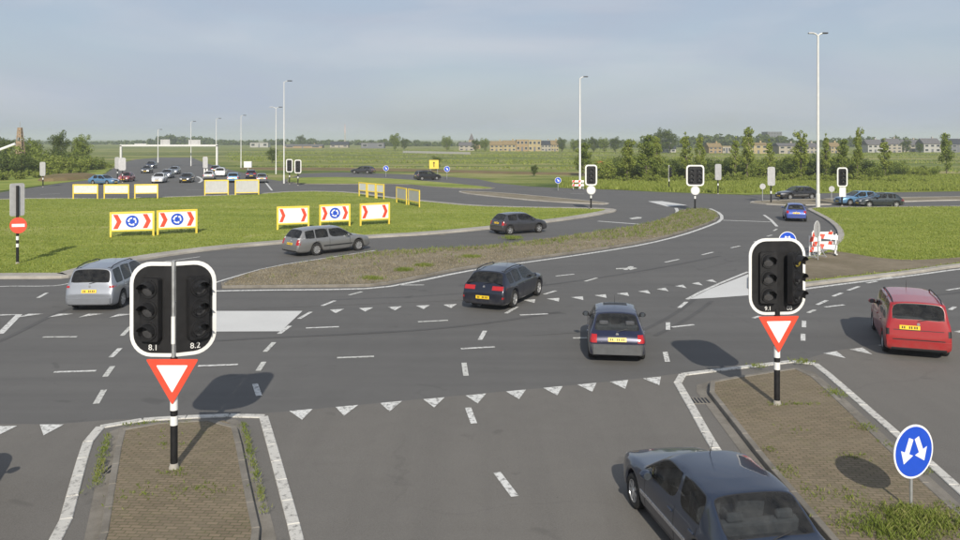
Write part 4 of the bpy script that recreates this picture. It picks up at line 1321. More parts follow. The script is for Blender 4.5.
def banded_post(parent, h_, r_=.07, bands=((1.13, 1.40), (.84, 1.02)), white_foot=True):
    MB().tube([(0, 0, 0), (0, 0, h_)], r_, 14).build('post', M_black, parent, smooth=True)
    for a, b in bands:
        MB().tube([(0, 0, a), (0, 0, b)], r_ + .004, 14).build('white_band', M_white, parent, smooth=True)
    if white_foot: MB().tube([(0, 0, 0), (0, 0, .10)], [r_ + .03, r_ + .006], 14).build('foot', M_conc, parent, smooth=True)

def yield_sign(parent, ztop, w=1.02, y=-.10, rz=0):
    h_ = w * .866
    def tri(s_, dz=0):
        c = ztop - h_ / 3
        raw = [Vector((-w / 2 * s_, c + h_ / 3 * s_)), Vector((w / 2 * s_, c + h_ / 3 * s_)), Vector((0, c - 2 * h_ / 3 * s_))]
        out = []
        for i in range(3):
            a, b, d = raw[i - 1], raw[i], raw[(i + 1) % 3]
            for t in range(5):
                u = t / 4
                p0 = b + (a - b).normalized() * .045 * s_; p1 = b + (d - b).normalized() * .045 * s_
                q = p0 * (1 - u) ** 2 + b * 2 * u * (1 - u) + p1 * u ** 2
                out.append((q.x, q.y))
        return out
    o = MB().prism(tri(1), y, y + .012).build('yield_sign', M_red, parent)
    MB().prism(tri(.60), y - .004, y + .002).build('sign_face', M_signwhite, o)
    MB().prism(tri(.99), y + .0145, y + .017).build('sign_back', M_signback, o)
    MB().box((0, y + .05, ztop - .3), (.09, .1, .06)).build('bracket', M_galv, o)
    o.rotation_euler = (0, 0, rz)
    return o

def near_double_signal(px, py, label):
    g = G(px, py); g.z = .115
    t = empty('traffic_signal', g)
    banded_post(t, 2.16)
    MB().tube([(0, -.03, 2.15), (0, -.03, 4.02)], .035, 10).build('upper_post', M_galv, t, smooth=True)
    MB().tube([(0, -.035, 2.42), (0, -.035, 2.95)], .041, 10).build('white_sleeve', M_white, t, smooth=True)
    for s_, rz in ((-1, rad(-3)), (1, rad(28))):
        R_ = (.42, .02, .02, .42) if s_ < 0 else (.02, .42, .42, .02)
        Ri = (.36, .002, .002, .36) if s_ < 0 else (.002, .36, .36, .002)
        x0, x1 = (-.87, -.045) if s_ < 0 else (.045, .80)
        po = rrect(x0, x1, 2.16, 4.0, R_)
        pi_ = rrect(x0 + (.075 if s_ < 0 else .0), x1 - (.0 if s_ < 0 else .075), 2.235, 3.925, Ri)
        b = board(t, po, pi_, (0, -.02, 0), rz)
        rot = Matrix.Rotation(rz, 3, 'Z')
        c = rot @ Vector((s_ * .41, -.03, 0))
        lantern(t, c, rz + (rad(-8) if s_ < 0 else rad(16)), 3.70)
        text_part('8.1' if s_ < 0 else '8.2', .16, (s_ * .40, -.012, 2.29), M_white, b)
    for z in (2.5, 3.2, 3.8): MB().box((0, .06, z), (.16, .07, .05)).build('bracket', M_galv, t)
    yield_sign(t, 2.14)
    return tag(t, label, 'traffic light', 'near traffic signals')

def near_wide_signal(px, py, label):
    g = G(px, py); g.z = .115
    t = empty('traffic_signal', g)
    banded_post(t, 2.3)
    MB().tube([(0, .07, 2.2), (0, .07, 3.9)], .05, 10).build('upper_post', M_galv, t, smooth=True)
    b = board(t, rrect(-.71, .71, 2.16, 4.0, (.42,) * 4), rrect(-.64, .64, 2.23, 3.93, (.36,) * 4), (0, -.02, 0), rad(6))
    lantern(t, (-.27, -.06, 0), rad(0), 3.68)
    lantern(t, (.33, -.10, 0), rad(36), 3.68, amber=True)
    text_part('9.1', .14, (-.24, -.012, 2.27), M_white, b)
    text_part('08', .14, (.30, -.012, 2.27), M_white, b)
    for z in (2.5, 3.2, 3.8): MB().box((0, .06, z), (.16, .07, .05)).build('bracket', M_galv, t)
    yield_sign(t, 2.14, rz=rad(5))
    return tag(t, label, 'traffic light', 'near traffic signals')

near_double_signal(174, 474, 'two-board traffic signal with red-bordered triangle on the left paved island')
near_wide_signal(777, 409, 'rounded double-lamp traffic signal with triangle on the right paved island')

def mid_signal(px, py, label, width=1.08, heads=1, rz=0, ht=4.05, low='disc', z0=.0, group='traffic signals beyond the junction'):
    g = G(px, py); g.z = z0
    t = empty('traffic_signal', g)
    banded_post(t, ht - .1, .075, ((1.0, 1.25),))
    zb_ = ht - 1.9
    b = board(t, rrect(-width / 2, width / 2, zb_, ht, (min(.3, width * .25),) * 4, 4), rrect(-width / 2 + .13, width / 2 - .13, zb_ + .13, ht - .13, (min(.22, width * .15),) * 4, 4), (0, -.09, 0), rz)
    rot = Matrix.Rotation(rz, 3, 'Z')
    for k in range(heads):
        x = 0 if heads == 1 else (-.36, .36)[k]
        lantern(t, rot @ Vector((x, -.10, 0)), rz, ht - .33)
    if low == 'disc':
        o = MB().prism(disc_poly(.42, 24, 0, zb_ - .40), -.11, -.095).build('round_sign', M_signback, t); o.rotation_euler = (0, 0, rz)
        MB().prism(disc_poly(.35, 24, 0, zb_ - .40), -.114, -.108).build('sign_face', M_white, o)
    elif low == 'panel':
        o = MB().prism(rrect(-.33, .33, zb_ - .95, zb_ - .05, (.05,) * 4, 3), -.11, -.095).build('white_panel', M_white, t); o.rotation_euler = (0, 0, rz)
    return tag(t, label, 'traffic light', group)

mid_signal(591, 210.5, 'single-lamp traffic signal at the tip of the roundabout grass', 1.1, 1, 0, 4.05, z0=.12)
mid_signal(695, 211, 'wide traffic signal on the end of the dry splitter island', 1.62, 2, 0, 4.05, z0=.11)
mid_signal(842, 206, 'single-lamp traffic signal above the light blue car', 1.08, 1, rad(6), 3.75, 'panel')
mid_signal(289.5, 184, 'left one of the two far signals beside the slim lamp posts', .95, 1, 0, 3.6, None)
mid_signal(298, 185.5, 'right one of the two far signals beside the slim lamp posts', .95, 1, rad(5), 3.6, None)
mid_signal(718, 194, 'pale back of a signal in front of the bushes near the wide signal', .72, 1, rad(155), 3.55, None)
mid_signal(771, 203.5, 'pale back of a signal left of the tall lamp post', .72, 1, rad(160), 3.7, None)
mid_signal(669, 189, 'slim dark signal with striped post in front of the trees', .5, 1, rad(62), 3.1, None)
mid_signal(43, 187, 'pale back of a signal in front of the left bushes', .85, 1, rad(170), 3.4, None)
mid_signal(117.5, 179.5, 'pale back of a signal left of the gantry leg', .9, 1, rad(165), 3.6, None)
mid_signal(122.5, 182.5, 'pale back of a signal right of the gantry leg', 1.0, 1, rad(195), 3.7, None)
mid_signal(205.5, 178.5, 'pale back of a signal on the median of the queue road', .8, 1, rad(180), 3.6, 'panel')

# signal seen from behind on the left with its no-entry sign
g = G(17.5, 266); g.z = .11
t = empty('traffic_signal', g)
banded_post(t, 4.0, .07, ((1.22, 1.42), (.86, 1.04)))
b = board(t, rrect(-.36, .36, 2.45, 4.12, (.1,) * 4, 4), rrect(-.28, .28, 2.57, 4.0, (.08,) * 4, 4), (-.05, .05, 0), rad(-128))
lantern(t, Matrix.Rotation(rad(-128), 3, 'Z') @ Vector((0, -.10, 0)), rad(-128), 3.85)
o = MB().prism(disc_poly(.41, 28, 0, 0), -.012, 0).build('no_entry_sign', M_red, t); o.location = (.10, -.10, 1.98); o.rotation_euler = (0, 0, rad(12))
MB().prism(rrect(-.30, .30, -.075, .075, (.01,) * 4, 2), -.016, -.008).build('white_bar', M_signwhite, o)
MB().prism(disc_poly(.40, 28), .003, .006).build('sign_back', M_signback, o)
tag(t, 'signal seen from behind with a red no-entry disc on the left grass', 'traffic light', 'traffic signals beyond the junction')

# blue pass-either-side signs
def arrow_poly(p, q, w, hw_, hl):
    p, q = Vector(p), Vector(q)
    d = (q - p).normalized(); n = Vector((-d.y, d.x)); m = q - d * hl
    return [tuple(x) for x in (p + n * w, m + n * w, m + n * hw_, q, m - n * hw_, m - n * w, p - n * w)]

def pass_sign(px, py, zc, r_, rz, label, z0=.11, arrows=True, facing=True, pole=.027):
    g = G(px, py); g.z = z0
    t = empty('keep_either_side_sign' if arrows else 'round_sign', g, rz)
    MB().tube([(0, 0, -.02), (0, 0, zc + r_ * .8)], pole, 12).build('pole', M_galv, t, smooth=True)
    d = MB().prism(disc_poly(r_, 40, 0, zc), -.055, -.043).build('sign_disc', M_signwhite if arrows else M_signback, t)
    if arrows:
        MB().prism(disc_poly(r_ * .925, 40, 0, zc), -.059, -.050).build('blue_face', M_blue, d)
        for s_ in (-1, 1):
            a = arrow_poly((s_ * r_ * .14, zc + r_ * .50), (s_ * r_ * .52, zc - r_ * .40), r_ * .115, r_ * .33, r_ * .42)
            MB().prism(a, -.063, -.056).build('arrow', M_signwhite, d)
    MB().prism(disc_poly(r_ * .98, 40, 0, zc), -.040, -.036).build('sign_back', M_signback, d)
    for dz in (-.2, .2): MB().box((0, -.02, zc + dz), (.12, .05, .03)).build('clamp', M_galv, t)
    return tag(t, label, 'road sign')
pass_sign(911, 516, 1.02, .46, rad(22), 'round blue sign with two white arrows on the right paved island')
pass_sign(787, 272, 1.42, .45, rad(4), 'round blue sign hidden behind the right signal board')
pass_sign(818, 262, 1.62, .45, rad(180 + 48), 'round sign seen from its grey back beside the red-white barrier', arrows=True)

def small_blue(px, py, ytop, label, w=.95):
    g = G(px, py)
    t = empty('blue_road_sign', g)
    zt_ = H - (ytop - HZ) * g.y / F
    MB().tube([(0, 0, 0), (0, 0, zt_)], .04, 8).build('pole', M_galv, t, smooth=True)
    b = MB().prism(disc_poly(w / 2, 20, 0, zt_ - w / 2), -.06, -.045).build('sign_disc', M_signwhite, t)
    MB().prism(disc_poly(w / 2 * .9, 20, 0, zt_ - w / 2), -.066, -.05).build('blue_face', M_blue, b)
    MB().prism(arrow_poly((-.12, zt_ - w * .30), (.17, zt_ - w * .72), w * .07, w * .19, w * .26), -.072, -.06).build('arrow', M_signwhite, b)
    return tag(t, label, 'road sign')
small_blue(558, 190.5, 177.2, 'small round blue sign left of the far single-lamp signal', .8)
small_blue(386, 177, 165.5, 'small blue sign on the far verge left of the yellow sign', .95)
small_blue(447, 179.5, 166, 'small blue sign on the far verge right of the yellow sign', .95)
def grey_back(px, py, ytop, label):
    g = G(px, py); t = empty('round_sign', g)
    zt_ = H - (ytop - HZ) * g.y / F
    MB().tube([(0, 0, 0), (0, 0, zt_)], .045, 8).build('pole', M_galv, t, smooth=True)
    MB().prism(disc_poly(.31, 20, 0, zt_ - .31), -.06, -.045).build('sign_disc', M_signback, t)
    tag(t, label, 'road sign')
grey_back(762.5, 200.5, 183.5, 'round grey sign back on the thin median left of the black saloon')
grey_back(831.5, 201, 186, 'slim grey sign back between tall lamp post and signal')

# yellow sign on the far verge, orange drum, small barrier and box
g = G(434, 178); t = empty('yellow_sign', g)
for s_ in (-1, 1): MB().tube([(s_ * .6, 0, 0), (s_ * .6, 0, 2.2)], .05, 8).build('pole', M_galv, t, smooth=True)
b = MB().prism(rrect(-.78, .78, 1.55, 3.0, (.06,) * 4, 3), -.09, -.06).build('sign_panel', M_yellow, t)
MB().prism(arrow_poly((0, 1.8), (0, 2.75), .07, .2, .3), -.10, -.085).build('arrow', M_black, b)
tag(t, 'square yellow sign on the far verge above the black car', 'road sign')
M_orange = simple('orange_plastic', (0.72, 0.16, 0.07), .5, 0, .1, 4)
g = G(600, 172); t = empty('orange_container', g)
o = bevel(MB().box((0, 0, 1.0), (1.7, 1.5, 2.0)).build('tank', M_orange, t), .15, 3)
MB().box((0, -.0, 2.06), (1.2, 1.0, .12)).build('lid', M_orange, t)
MB().box((.3, -.76, 1.3), (.7, .03, .5)).build('white_patch', M_white, t)
tag(t, 'orange container standing in the field left of the trees', 'container')

def barrier(px, py, w, rz, label, sc=1.0, planks=(.95, .40)):
    g = G(px, py); g.z = .11
    t = empty('barrier', g, rz)
    for s_ in (-1, 1):
        MB().box((s_ * w * .42, 0, .58), (.06, .05, 1.16)).build('upright', M_white, t)
        MB().box((s_ * w * .42, 0, .03), (.09, .95, .07)).build('foot', M_galv, t)
        MB().tube([(s_ * w * .42, -.42, .05), (s_ * w * .42, 0, .62)], .018, 6).build('stay', M_galv, t)
    for z in planks:
        p = MB().box((0, -.04, z), (w, .03, .26)).build('plank', M_signwhite, t)
        n = int(w / .36)
        for k in range(n):
            if k % 2: continue
            x = -w / 2 + .18 + k * (w - .36) / (n - 1)
            MB().prism([(x - .17, z - .128), (x + .09, z - .128), (x + .17, z + .128), (x - .09, z + .128)], -.060, -.050).build('red_stripe', M_red, p)
    return tag(t, label, 'barrier')
barrier(814.5, 258.5, .85, rad(24), 'left one of two leaning red and white plank barriers on the bare dirt')
b2 = barrier(827, 257, 1.0, rad(-14), 'right one of two leaning red and white plank barriers on the bare dirt')
barrier(822, 252.5, 1.3, rad(8), 'rear one of the red and white plank barriers, behind the two leaning ones')
b2.rotation_euler = (rad(-7), rad(4), rad(-14)); b2.location.z = .16
barrier(578, 190, 1.5, rad(0), 'small red and white barrier left of the far single-lamp signal', planks=(1.0, .5))

# ------------------------------------------------------------------ yellow-framed boards
def arc_arrow(cx, cz, r_, a0, a1, w):
    n = 9; out_, in_ = [], []
    for k in range(n + 1):
        a = rad(a0 + (a1 - a0) * k / n)
        out_.append((cx + (r_ + w) * math.cos(a), cz + (r_ + w) * math.sin(a))); in_.append((cx + (r_ - w) * math.cos(a), cz + (r_ - w) * math.sin(a)))
    a = rad(a1); b = rad(a1 + (28 if a1 > a0 else -28))
    tip = (cx + r_ * math.cos(b), cz + r_ * math.sin(b))
    return out_ + [(cx + (r_ + 2.3 * w) * math.cos(a), cz + (r_ + 2.3 * w) * math.sin(a)), tip, (cx + (r_ - 2.3 * w) * math.cos(a), cz + (r_ - 2.3 * w) * math.sin(a))] + in_[::-1]

def chevron(x, z, w, h_, t_): return [(x - w / 2, z - h_ / 2), (x - w / 2 + t_, z - h_ / 2), (x + w / 2, z), (x - w / 2 + t_, z + h_ / 2), (x - w / 2, z + h_ / 2), (x + w / 2 - t_, z)]

def big_board(xl, xr, yb_l, yb_r, label, disc=True, flip=False, z1=1.58, z0=.42, chev=True, panel=M_signwhite, cat='direction board', tall=1.0, group='yellow-framed boards'):
    A, B = G(xl, yb_l), G(xr, yb_r)
    c = (A + B) / 2; d = (B - A); w = d.length
    rz = math.atan2(d.y, d.x)
    t = empty('direction_board', (c.x, c.y, .11), rz + (math.pi if flip else 0))
    z1 *= tall
    p = MB().box((0, 0, (z0 + z1) / 2), (w - .14, .03, z1 - z0 - .1)).build('panel', panel, t)
    MB().box((0, 0, z1), (w, .07, .13)).build('frame_bar', M_yellow, t); MB().box((0, 0, z0), (w, .07, .09)).build('frame_bar', M_yellow, t)
    for s_ in (-1, 1): MB().box((s_ * (w / 2 - .04), 0, z1 / 2), (.12, .09, z1 + .13)).build('leg', M_yellow, t)
    zc = (z0 + z1) / 2
    if chev:
        for s_ in (-1, 1):
            MB().prism(chevron(s_ * w * .335, zc, w * .19, (z1 - z0) * .80, w * .105), -.024, -.012).build('red_arrow', M_red, p)
        if disc:
            r_ = (z1 - z0) * .34
            b = MB().prism(disc_poly(r_, 30, 0, zc), -.024, -.012).build('blue_disc', M_blue, p)
            mb = MB()
            for k in range(3): mb.prism(arc_arrow(0, zc, r_ * .56, 90 + 120 * k, 165 + 120 * k, r_ * .11), -.029, -.020)
            mb.build('white_arrows', M_signwhite, p)['kind'] = 'stuff'
    return tag(t, label, cat, group)
big_board(110, 154, 239.2, 237.6, 'left one of the two largest boards with red arrows and blue roundabout symbol')
big_board(157, 197, 236.8, 234.8, 'right one of the two largest boards with red arrows and blue roundabout symbol')
big_board(277, 309, 231.6, 230.4, 'board with two red arrows behind the grey estate car, left of three', False)
big_board(319.5, 350, 229, 227.6, 'board with red arrows and blue symbol, middle of three behind the estate car')
big_board(360, 389.5, 227.4, 225.6, 'board with two red arrows behind the grey estate car, right of three', False)
M_backpanel = simple('board_back_pale', (.60, .61, .61), .5, .1, .05, 3)
big_board(73, 98, 200, 200, 'pale back of the leftmost of three yellow-framed boards on the far grass edge', chev=False, panel=M_backpanel, z1=1.5, z0=.6)
big_board(104, 129, 200, 200, 'pale back of the middle of three yellow-framed boards on the far grass edge', chev=False, panel=M_backpanel, z1=1.5, z0=.6)
big_board(134.5, 158, 200, 199.6, 'pale back of the rightmost of three yellow-framed boards on the far grass edge', chev=False, panel=M_backpanel, z1=1.5, z0=.6)
big_board(204.5, 228.5, 196.4, 196, 'taller grey board back right of the queue, left of the pair', chev=False, panel=M_signback, z1=1.68, z0=.25)
big_board(235, 259, 196, 195.6, 'taller grey board back right of the queue, right of the pair', chev=False, panel=M_signback, z1=1.68, z0=.25)
for (xl, xr, y0, y1, lb) in ((359, 366.5, 197.5, 198.4, 'narrow yellow frame seen edge-on, first of three from the left'), (367.5, 375.5, 198.6, 199.4, 'narrow yellow frame seen edge-on, middle of three'),
                             (376.5, 384, 199.6, 200.4, 'narrow yellow frame seen edge-on, third of three'), (396.5, 406.5, 203.6, 206, 'open yellow frame right of the three narrow ones, nearer the left'),
                             (408.5, 419.5, 206.2, 208.6, 'open yellow frame farthest right on the grass')):
    big_board(xl, xr, y0, y1, lb, chev=False, panel=M_backpanel if xl < 390 else M_signback, z1=1.55, z0=.45 if xl > 390 else .7)

# ------------------------------------------------------------------ lamp posts
def lamp_post(px, py, ytop, label, two=False, rw=.10, aw=1.0, z0=0.0):
    g = G(px, py); g.z = z0
    t = empty('lamp_post', g)
    zt_ = H - (ytop - HZ) * g.y / F
    MB().tube([(0, 0, -.05), (0, 0, 1.2), (0, 0, 1.25), (0, 0, zt_)], [rw * 1.35, rw * 1.3, rw, rw * .62], 12).build('post', M_pole, t, smooth=True)
    for s_ in ((-1, 1) if two else (1,)):
        a = MB().tube([(0, 0, zt_ - .1), (s_ * .35 * aw, 0, zt_ + .10), (s_ * .85 * aw, 0, zt_ + .18)], rw * .5, 8).build('arm', M_pole, t, smooth=True)
        hb = MB().box((s_ * 1.05 * aw, 0, zt_ + .17), (.85 * aw, .34, .13))
        bevel(hb.build('lamp_head', M_dark if s_ > 0 else M_signback, t), .04)
    return tag(t, label, 'street lamp', 'tall lamp posts')
lamp_post(818, 208, 36, 'tallest lamp post with two heads at the corner of the right grass', True, .15, .62, .1)
lamp_post(580, 189, 78, 'tall lamp post left of the far single-lamp signal', False, .13, .7)
lamp_post(284, 183.5, 82, 'tall lamp post beside the pair of far signals', False, .09, .8)
lamp_post(276, 174, 108, 'slim lamp post just left of the tall one by the far signals', True, .09, .8)
lamp_post(241, 167.5, 116, 'slim lamp post above the navy car of the leaving lane', False, .09, .8)
lamp_post(216.3, 165.5, 119, 'slim lamp post at the right gantry leg', False, .09, .8)
lamp_post(191, 166, 122, 'slim lamp post behind the middle of the gantry', False, .09, .8)
lamp_post(158, 162.5, 130, 'faint lamp post farthest off behind the gantry', False, .14, .8)

# gantry over the queue road
A, B = G(121, 166.5), G(217, 166.5)
c = (A + B) / 2; w = (B - A).length
t = empty('sign_gantry', c, math.atan2(B.y - A.y, B.x - A.x))
zt_ = H - (145.5 - HZ) * c.y / F
for s_ in (-1, 1):
    MB().box((s_ * w / 2, 0, zt_ / 2), (.42, .42, zt_)).build('leg', M_pole, t)
    MB().box((s_ * w / 2, 0, .1), (.9, .9, .25)).build('foot', M_conc, t)
MB().box((0, 0, zt_), (w + .42, .42, .42)).build('beam', M_pole, t)
for px0, px1, hh in ((134, 146, .7), (160, 169.5, 1.9), (188, 200, 1.8)):
    x0, x1 = ((px0 + px1) / 2 - 169) / 96 * w, (px1 - px0) / 96 * w
    hh *= .8; p = MB().box((x0, .3, zt_ + hh / 2 - .1), (x1, .10, hh)).build('sign_panel', M_signback, t)
    for s_ in (-1, 1): MB().box((x0 + s_ * x1 * .3, .215, zt_ + hh / 2 - .1), (.08, .06, hh * .9)).build('rib', M_galv, p)
tag(t, 'pale portal gantry spanning the queue road with sign panels on top', 'gantry')

# white marker post and small white cabinet by the queue road
g = G(248, 172.5); t = empty('cabinet', g)
bevel(MB().box((0, 0, 1.55), (1.5, .6, 1.2)).build('box', M_white, t), .05); MB().box((0, 0, .5), (.2, .2, 1.0)).build('stand', M_galv, t)
tag(t, 'small white box on a stand between the slim lamp posts', 'cabinet')

# ================================================================== TREES, SHRUBS, BUILDINGS, AIR
def leaf_cloud(centers, radii, n, size, seed, flat=0.8):
    """leaf-sized quads on and inside uneven clumps"""
    rng = np.random.default_rng(seed)
    C = np.asarray(centers, float); R = np.asarray(radii, float)
    w = R ** 2 / np.sum(R ** 2)
    k = rng.choice(len(C), n, p=w)
    d = rng.normal(0, 1, (n, 3)); d /= np.linalg.norm(d, axis=1)[:, None]
    rr_ = R[k] * (0.35 + 0.65 * rng.random(n) ** 0.45) * (1 + 0.35 * (rng.random(n) < .08))
    p = C[k] + d * rr_[:, None] * np.array([1, 1, flat])
    nrm = d + rng.normal(0, .7, (n, 3)) + np.array([0, 0, .3]); nrm /= np.linalg.norm(nrm, axis=1)[:, None]
    a = np.cross(nrm, rng.normal(0, 1, (n, 3))); a /= np.linalg.norm(a, axis=1)[:, None] + 1e-9
    b = np.cross(nrm, a)
    s_ = size * rng.uniform(.55, 1.35, n)[:, None]
    v = np.stack([p - a * s_ * .6, p + b * s_ * .36, p + a * s_ * .6 + nrm * s_ * .12, p - b * s_ * .36], 1)
    return v

def quads_mesh(name, v, mat):
    n = len(v)
    me = bpy.data.meshes.new(name)
    me.vertices.add(n * 4); me.vertices.foreach_set('co', v.reshape(-1))
    me.loops.add(n * 4); me.loops.foreach_set('vertex_index', np.arange(n * 4, dtype=np.int32))
    me.polygons.add(n); me.polygons.foreach_set('loop_start', np.arange(n, dtype=np.int32) * 4)
    me.update(calc_edges=True); me.validate()
    me.materials.append(mat)
    return me

def tree_proto(name, h_, rad_, seed, mat, n=2600, leaf=.22, base=.16, conic=.6):
    """tapered trunk, limbs, and a crown of clumps that follow the limbs"""
    rnd = random.Random(seed)
    root = empty(name)
    tb = MB()
    lean = (rnd.uniform(-.03, .03) * h_, rnd.uniform(-.03, .03) * h_)
    tp = lambda u: Vector((lean[0] * u * u, lean[1] * u * u, h_ * .93 * u))
    tb.tube([tp(0), tp(.2), tp(.5), tp(.8), tp(1)], [.014 * h_ + .03, .012 * h_ + .02, .008 * h_ + .01, .005 * h_, .01], 8)
    cs, rs = [], []
    nl = 22
    for k in range(nl):
        u = base + (1 - base) * (k + rnd.random()) / nl
        a = k * 2.4 + rnd.uniform(-.5, .5)
        prof = (math.sin(min(1, (u - base) / .3) * math.pi / 2)) * (1 - conic * max(0, (u - .35) / .65))
        ln = rad_ * max(.16, prof) * rnd.uniform(.55, 1.15)
        p0 = tp(u * .92)
        p1 = p0 + Vector((math.cos(a) * ln, math.sin(a) * ln, ln * rnd.uniform(.45, 1.1)))
        tb.tube([p0, (p0 + p1) / 2 + Vector((0, 0, -.04 * ln)), p1], [.006 * h_ * (1 - u * .7) + .008, .004 * h_ * (1 - u * .7) + .006, .005], 5, cap=False)
        for q, f in ((p0.lerp(p1, .55), .34), (p1, .42)):
            cs.append(q + Vector([rnd.uniform(-.1, .1) * rad_ for _ in range(3)])); rs.append(rad_ * f * rnd.uniform(.6, 1.2) * (.55 + .45 * prof))
    cs.append(tp(1.0)); rs.append(rad_ * .22)
    tb.build('trunk', M_bark, root, smooth=True)
    link('crown', quads_mesh('crown', leaf_cloud(cs, rs, n, leaf, seed, 1.0), mat), root)
    return root

def shrub_proto(name, h_, w_, seed, mat, n=1800, leaf=.2):
    rnd = random.Random(seed)
    root = empty(name)
    tb = MB(); cs, rs = [], []
    for k in range(11):
        a = k * 2.4; r0 = w_ * .5 * math.sqrt((k + .4) / 11)
        top = Vector((math.cos(a) * r0, math.sin(a) * r0, h_ * rnd.uniform(.45, .92) * (1 - .35 * (r0 / (w_ * .5)) ** 2)))
        tb.tube([(top.x * .15, top.y * .15, 0), (top.x * .6, top.y * .6, top.z * .5), top], [.05, .03, .008], 5, cap=False)
        for u in (.4, .7, 1.0):
            cs.append(Vector((top.x * u, top.y * u, top.z * u)) + Vector([rnd.uniform(-.2, .2) for _ in range(3)])); rs.append(h_ * rnd.uniform(.13, .24))
    tb.build('stems', M_bark, root)
    link('crown', quads_mesh('crown', leaf_cloud(cs, rs, n, leaf, seed, .9), mat), root)
    return root

T_POP = [tree_proto('tree', 8.6, 1.35, 1, M_leafB, 3000, .24, .14, .55), tree_proto('tree', 8.0, 1.7, 2, M_leafA, 3200, .25, .12, .5), tree_proto('tree', 8.8, 1.15, 3, M_leafB, 2600, .24, .16, .7)]
T_RND = [tree_proto('tree', 8.0, 2.9, 4, M_leafC, 3600, .34, .12, .25), tree_proto('tree', 8.0, 2.6, 5, M_leafA, 3600, .34, .12, .35)]
SH = [shrub_proto('shrub', 4.0, 4.6, 11, M_leafA, 2300, .26), shrub_proto('shrub', 3.6, 4.2, 12, M_leafB, 2200, .25), shrub_proto('shrub', 4.4, 4.4, 13, M_leafC, 2300, .26), shrub_proto('shrub', 1.9, 3.2, 14, M_leafB, 1500, .2)]
USED = set()
def put(proto, px, py, label, cat, group, ytop=None, base_h=None, s=1.0, sx=None, rz=0.0, zoff=-.05):
    if proto.name in USED: o = copy_tree(proto)
    else: o = proto; USED.add(proto.name)
    g = G(px, py)
    o.location = (g.x, g.y, zoff)
    if ytop is not None: s = (H - (ytop - HZ) * g.y / F) / base_h
    o.scale = ((sx or s), (sx or s), s)
    o.rotation_euler = (0, 0, rz)
    return tag(o, label, cat, group)

TR = [(627, 182, 137, 0, 'slim young tree nearest the orange container'), (646, 181.5, 132.5, 1, 'full young tree above the slim dark signal'), (583, 176, 141, 1, 'dark tree behind the tall lamp post of the far verge'), (657, 179, 134, 0, 'young tree leaning on the full one above the slim signal'),
      (686, 180.5, 129.5, 2, 'narrow young tree left above the wide signal'), (700, 180.5, 133, 0, 'young tree right above the wide signal'), (735, 180, 134, 2, 'thin young tree left of the tallest narrow one'), (747, 179.5, 124.5, 0, 'tallest narrow tree right of the wide signal'),
      (770, 180, 137, 2, 'loose young tree in front of the dark tower block'), (801, 180, 128, 0, 'narrow tree just left of the tallest lamp post'), (826, 179.5, 131, 2, 'thin tree just right of the tallest lamp post'),
      (842, 178.5, 137, 1, 'low tree above the far single-lamp signal at right'), (857.5, 178.5, 125, 0, 'pointed tall tree right of the far single-lamp signal'), (885, 177.5, 136.5, 2, 'thin low tree right of the pointed one'), (946.5, 175, 131, 1, 'lone tree standing apart at the right edge')]
rnd = random.Random(5)
for x, y, yt, k, lb in TR:
    put(T_POP[k], x, y, lb, 'tree', 'young trees in a row behind the verge', yt, (8.6, 8.0, 8.8)[k], rz=rnd.uniform(0, 6), sx=rnd.uniform(.62, 1.08))
SHR = []
x = 604
while x < 935:
    f = 1.0 if x < 850 else max(.45, 1 - (x - 850) / 150)
    SHR.append((x, rnd.uniform(176, 180.5) - (x - 604) * .006, rnd.uniform(.65, 1.0) * f, rnd.choice((0, 0, 1, 2))))
    if rnd.random() < .75: SHR.append((x + rnd.uniform(-4, 6), rnd.uniform(172, 175.5), rnd.uniform(.8, 1.15) * f, rnd.choice((0, 1, 1, 2))))
    if rnd.random() < .55: SHR.append((x + rnd.uniform(-6, 6), rnd.uniform(181, 182.8), rnd.uniform(.6, .95) * f, 3))
    x += rnd.uniform(6.5, 10)
SHR += [(980, 174, .9, 0), (915, 176, .8, 3), (930, 175, 1.0, 3)]
for x, y, s_, k in SHR:
    put(SH[k], x, y, ('mid green', 'pale green', 'dark green', 'low pale')[k] + ' shrub ' + ('by the orange container' if x < 630 else 'behind the slim dark signal' if x < 682 else 'behind the wide signal' if x < 735 else 'left of the tallest lamp post' if x < 790 else 'around the tallest lamp post' if x < 850 else 'behind the light blue car' if x < 880 else 'below the far pale houses' if x < 910 else 'near the lone right tree') + (' in the second row' if y < 176 else ' in the front row'), 'shrub', 'shrubs of the thicket behind the verge', s=s_, rz=rnd.uniform(0, 6))
# bushes and trees at far left
for i, (x, y, s_, k) in enumerate([(-14, 174, 1.2, 2), (4, 175, 1.15, 2), (12, 173, 1.5, 0), (24, 175.5, 1.1, 2), (34, 172.5, 1.45, 0), (46, 174.5, 1.2, 1), (56, 171.5, 1.3, 2), (66, 173, 1.1, 1), (74, 170.5, 1.25, 0), (84, 172, .95, 1),
                                   (92, 169.5, .9, 0), (101, 169, .7, 1), (110, 167.5, .6, 3), (-30, 176, 1.4, 0), (38, 177.5, .8, 3), (60, 176, .9, 3), (78, 175, .9, 3), (20, 179, .9, 3), (2, 180, 1.0, 3)]):
    put(SH[k], x, y, ('mid green', 'pale green', 'dark green', 'low pale')[k] + ' bush ' + ('beside the timber tower' if x < 30 else 'below the dark pointed tree' if x < 70 else 'nearest the gantry') + ' at far left', 'shrub', 'bushes at far left', s=s_, rz=i * 1.3)
put(T_RND[0], 59, 168.5, 'dark pointed tree rising from the left bushes', 'tree', 'trees at far left', 136, 8.0, sx=.62)
put(T_RND[1], 81.5, 168, 'rounder tree right of the dark pointed one at far left', 'tree', 'trees at far left', 137, 8.0, sx=.75)
put(T_RND[1], 30, 170, 'broad tree right of the timber tower', 'tree', 'trees at far left', 140, 8.0, rz=2)
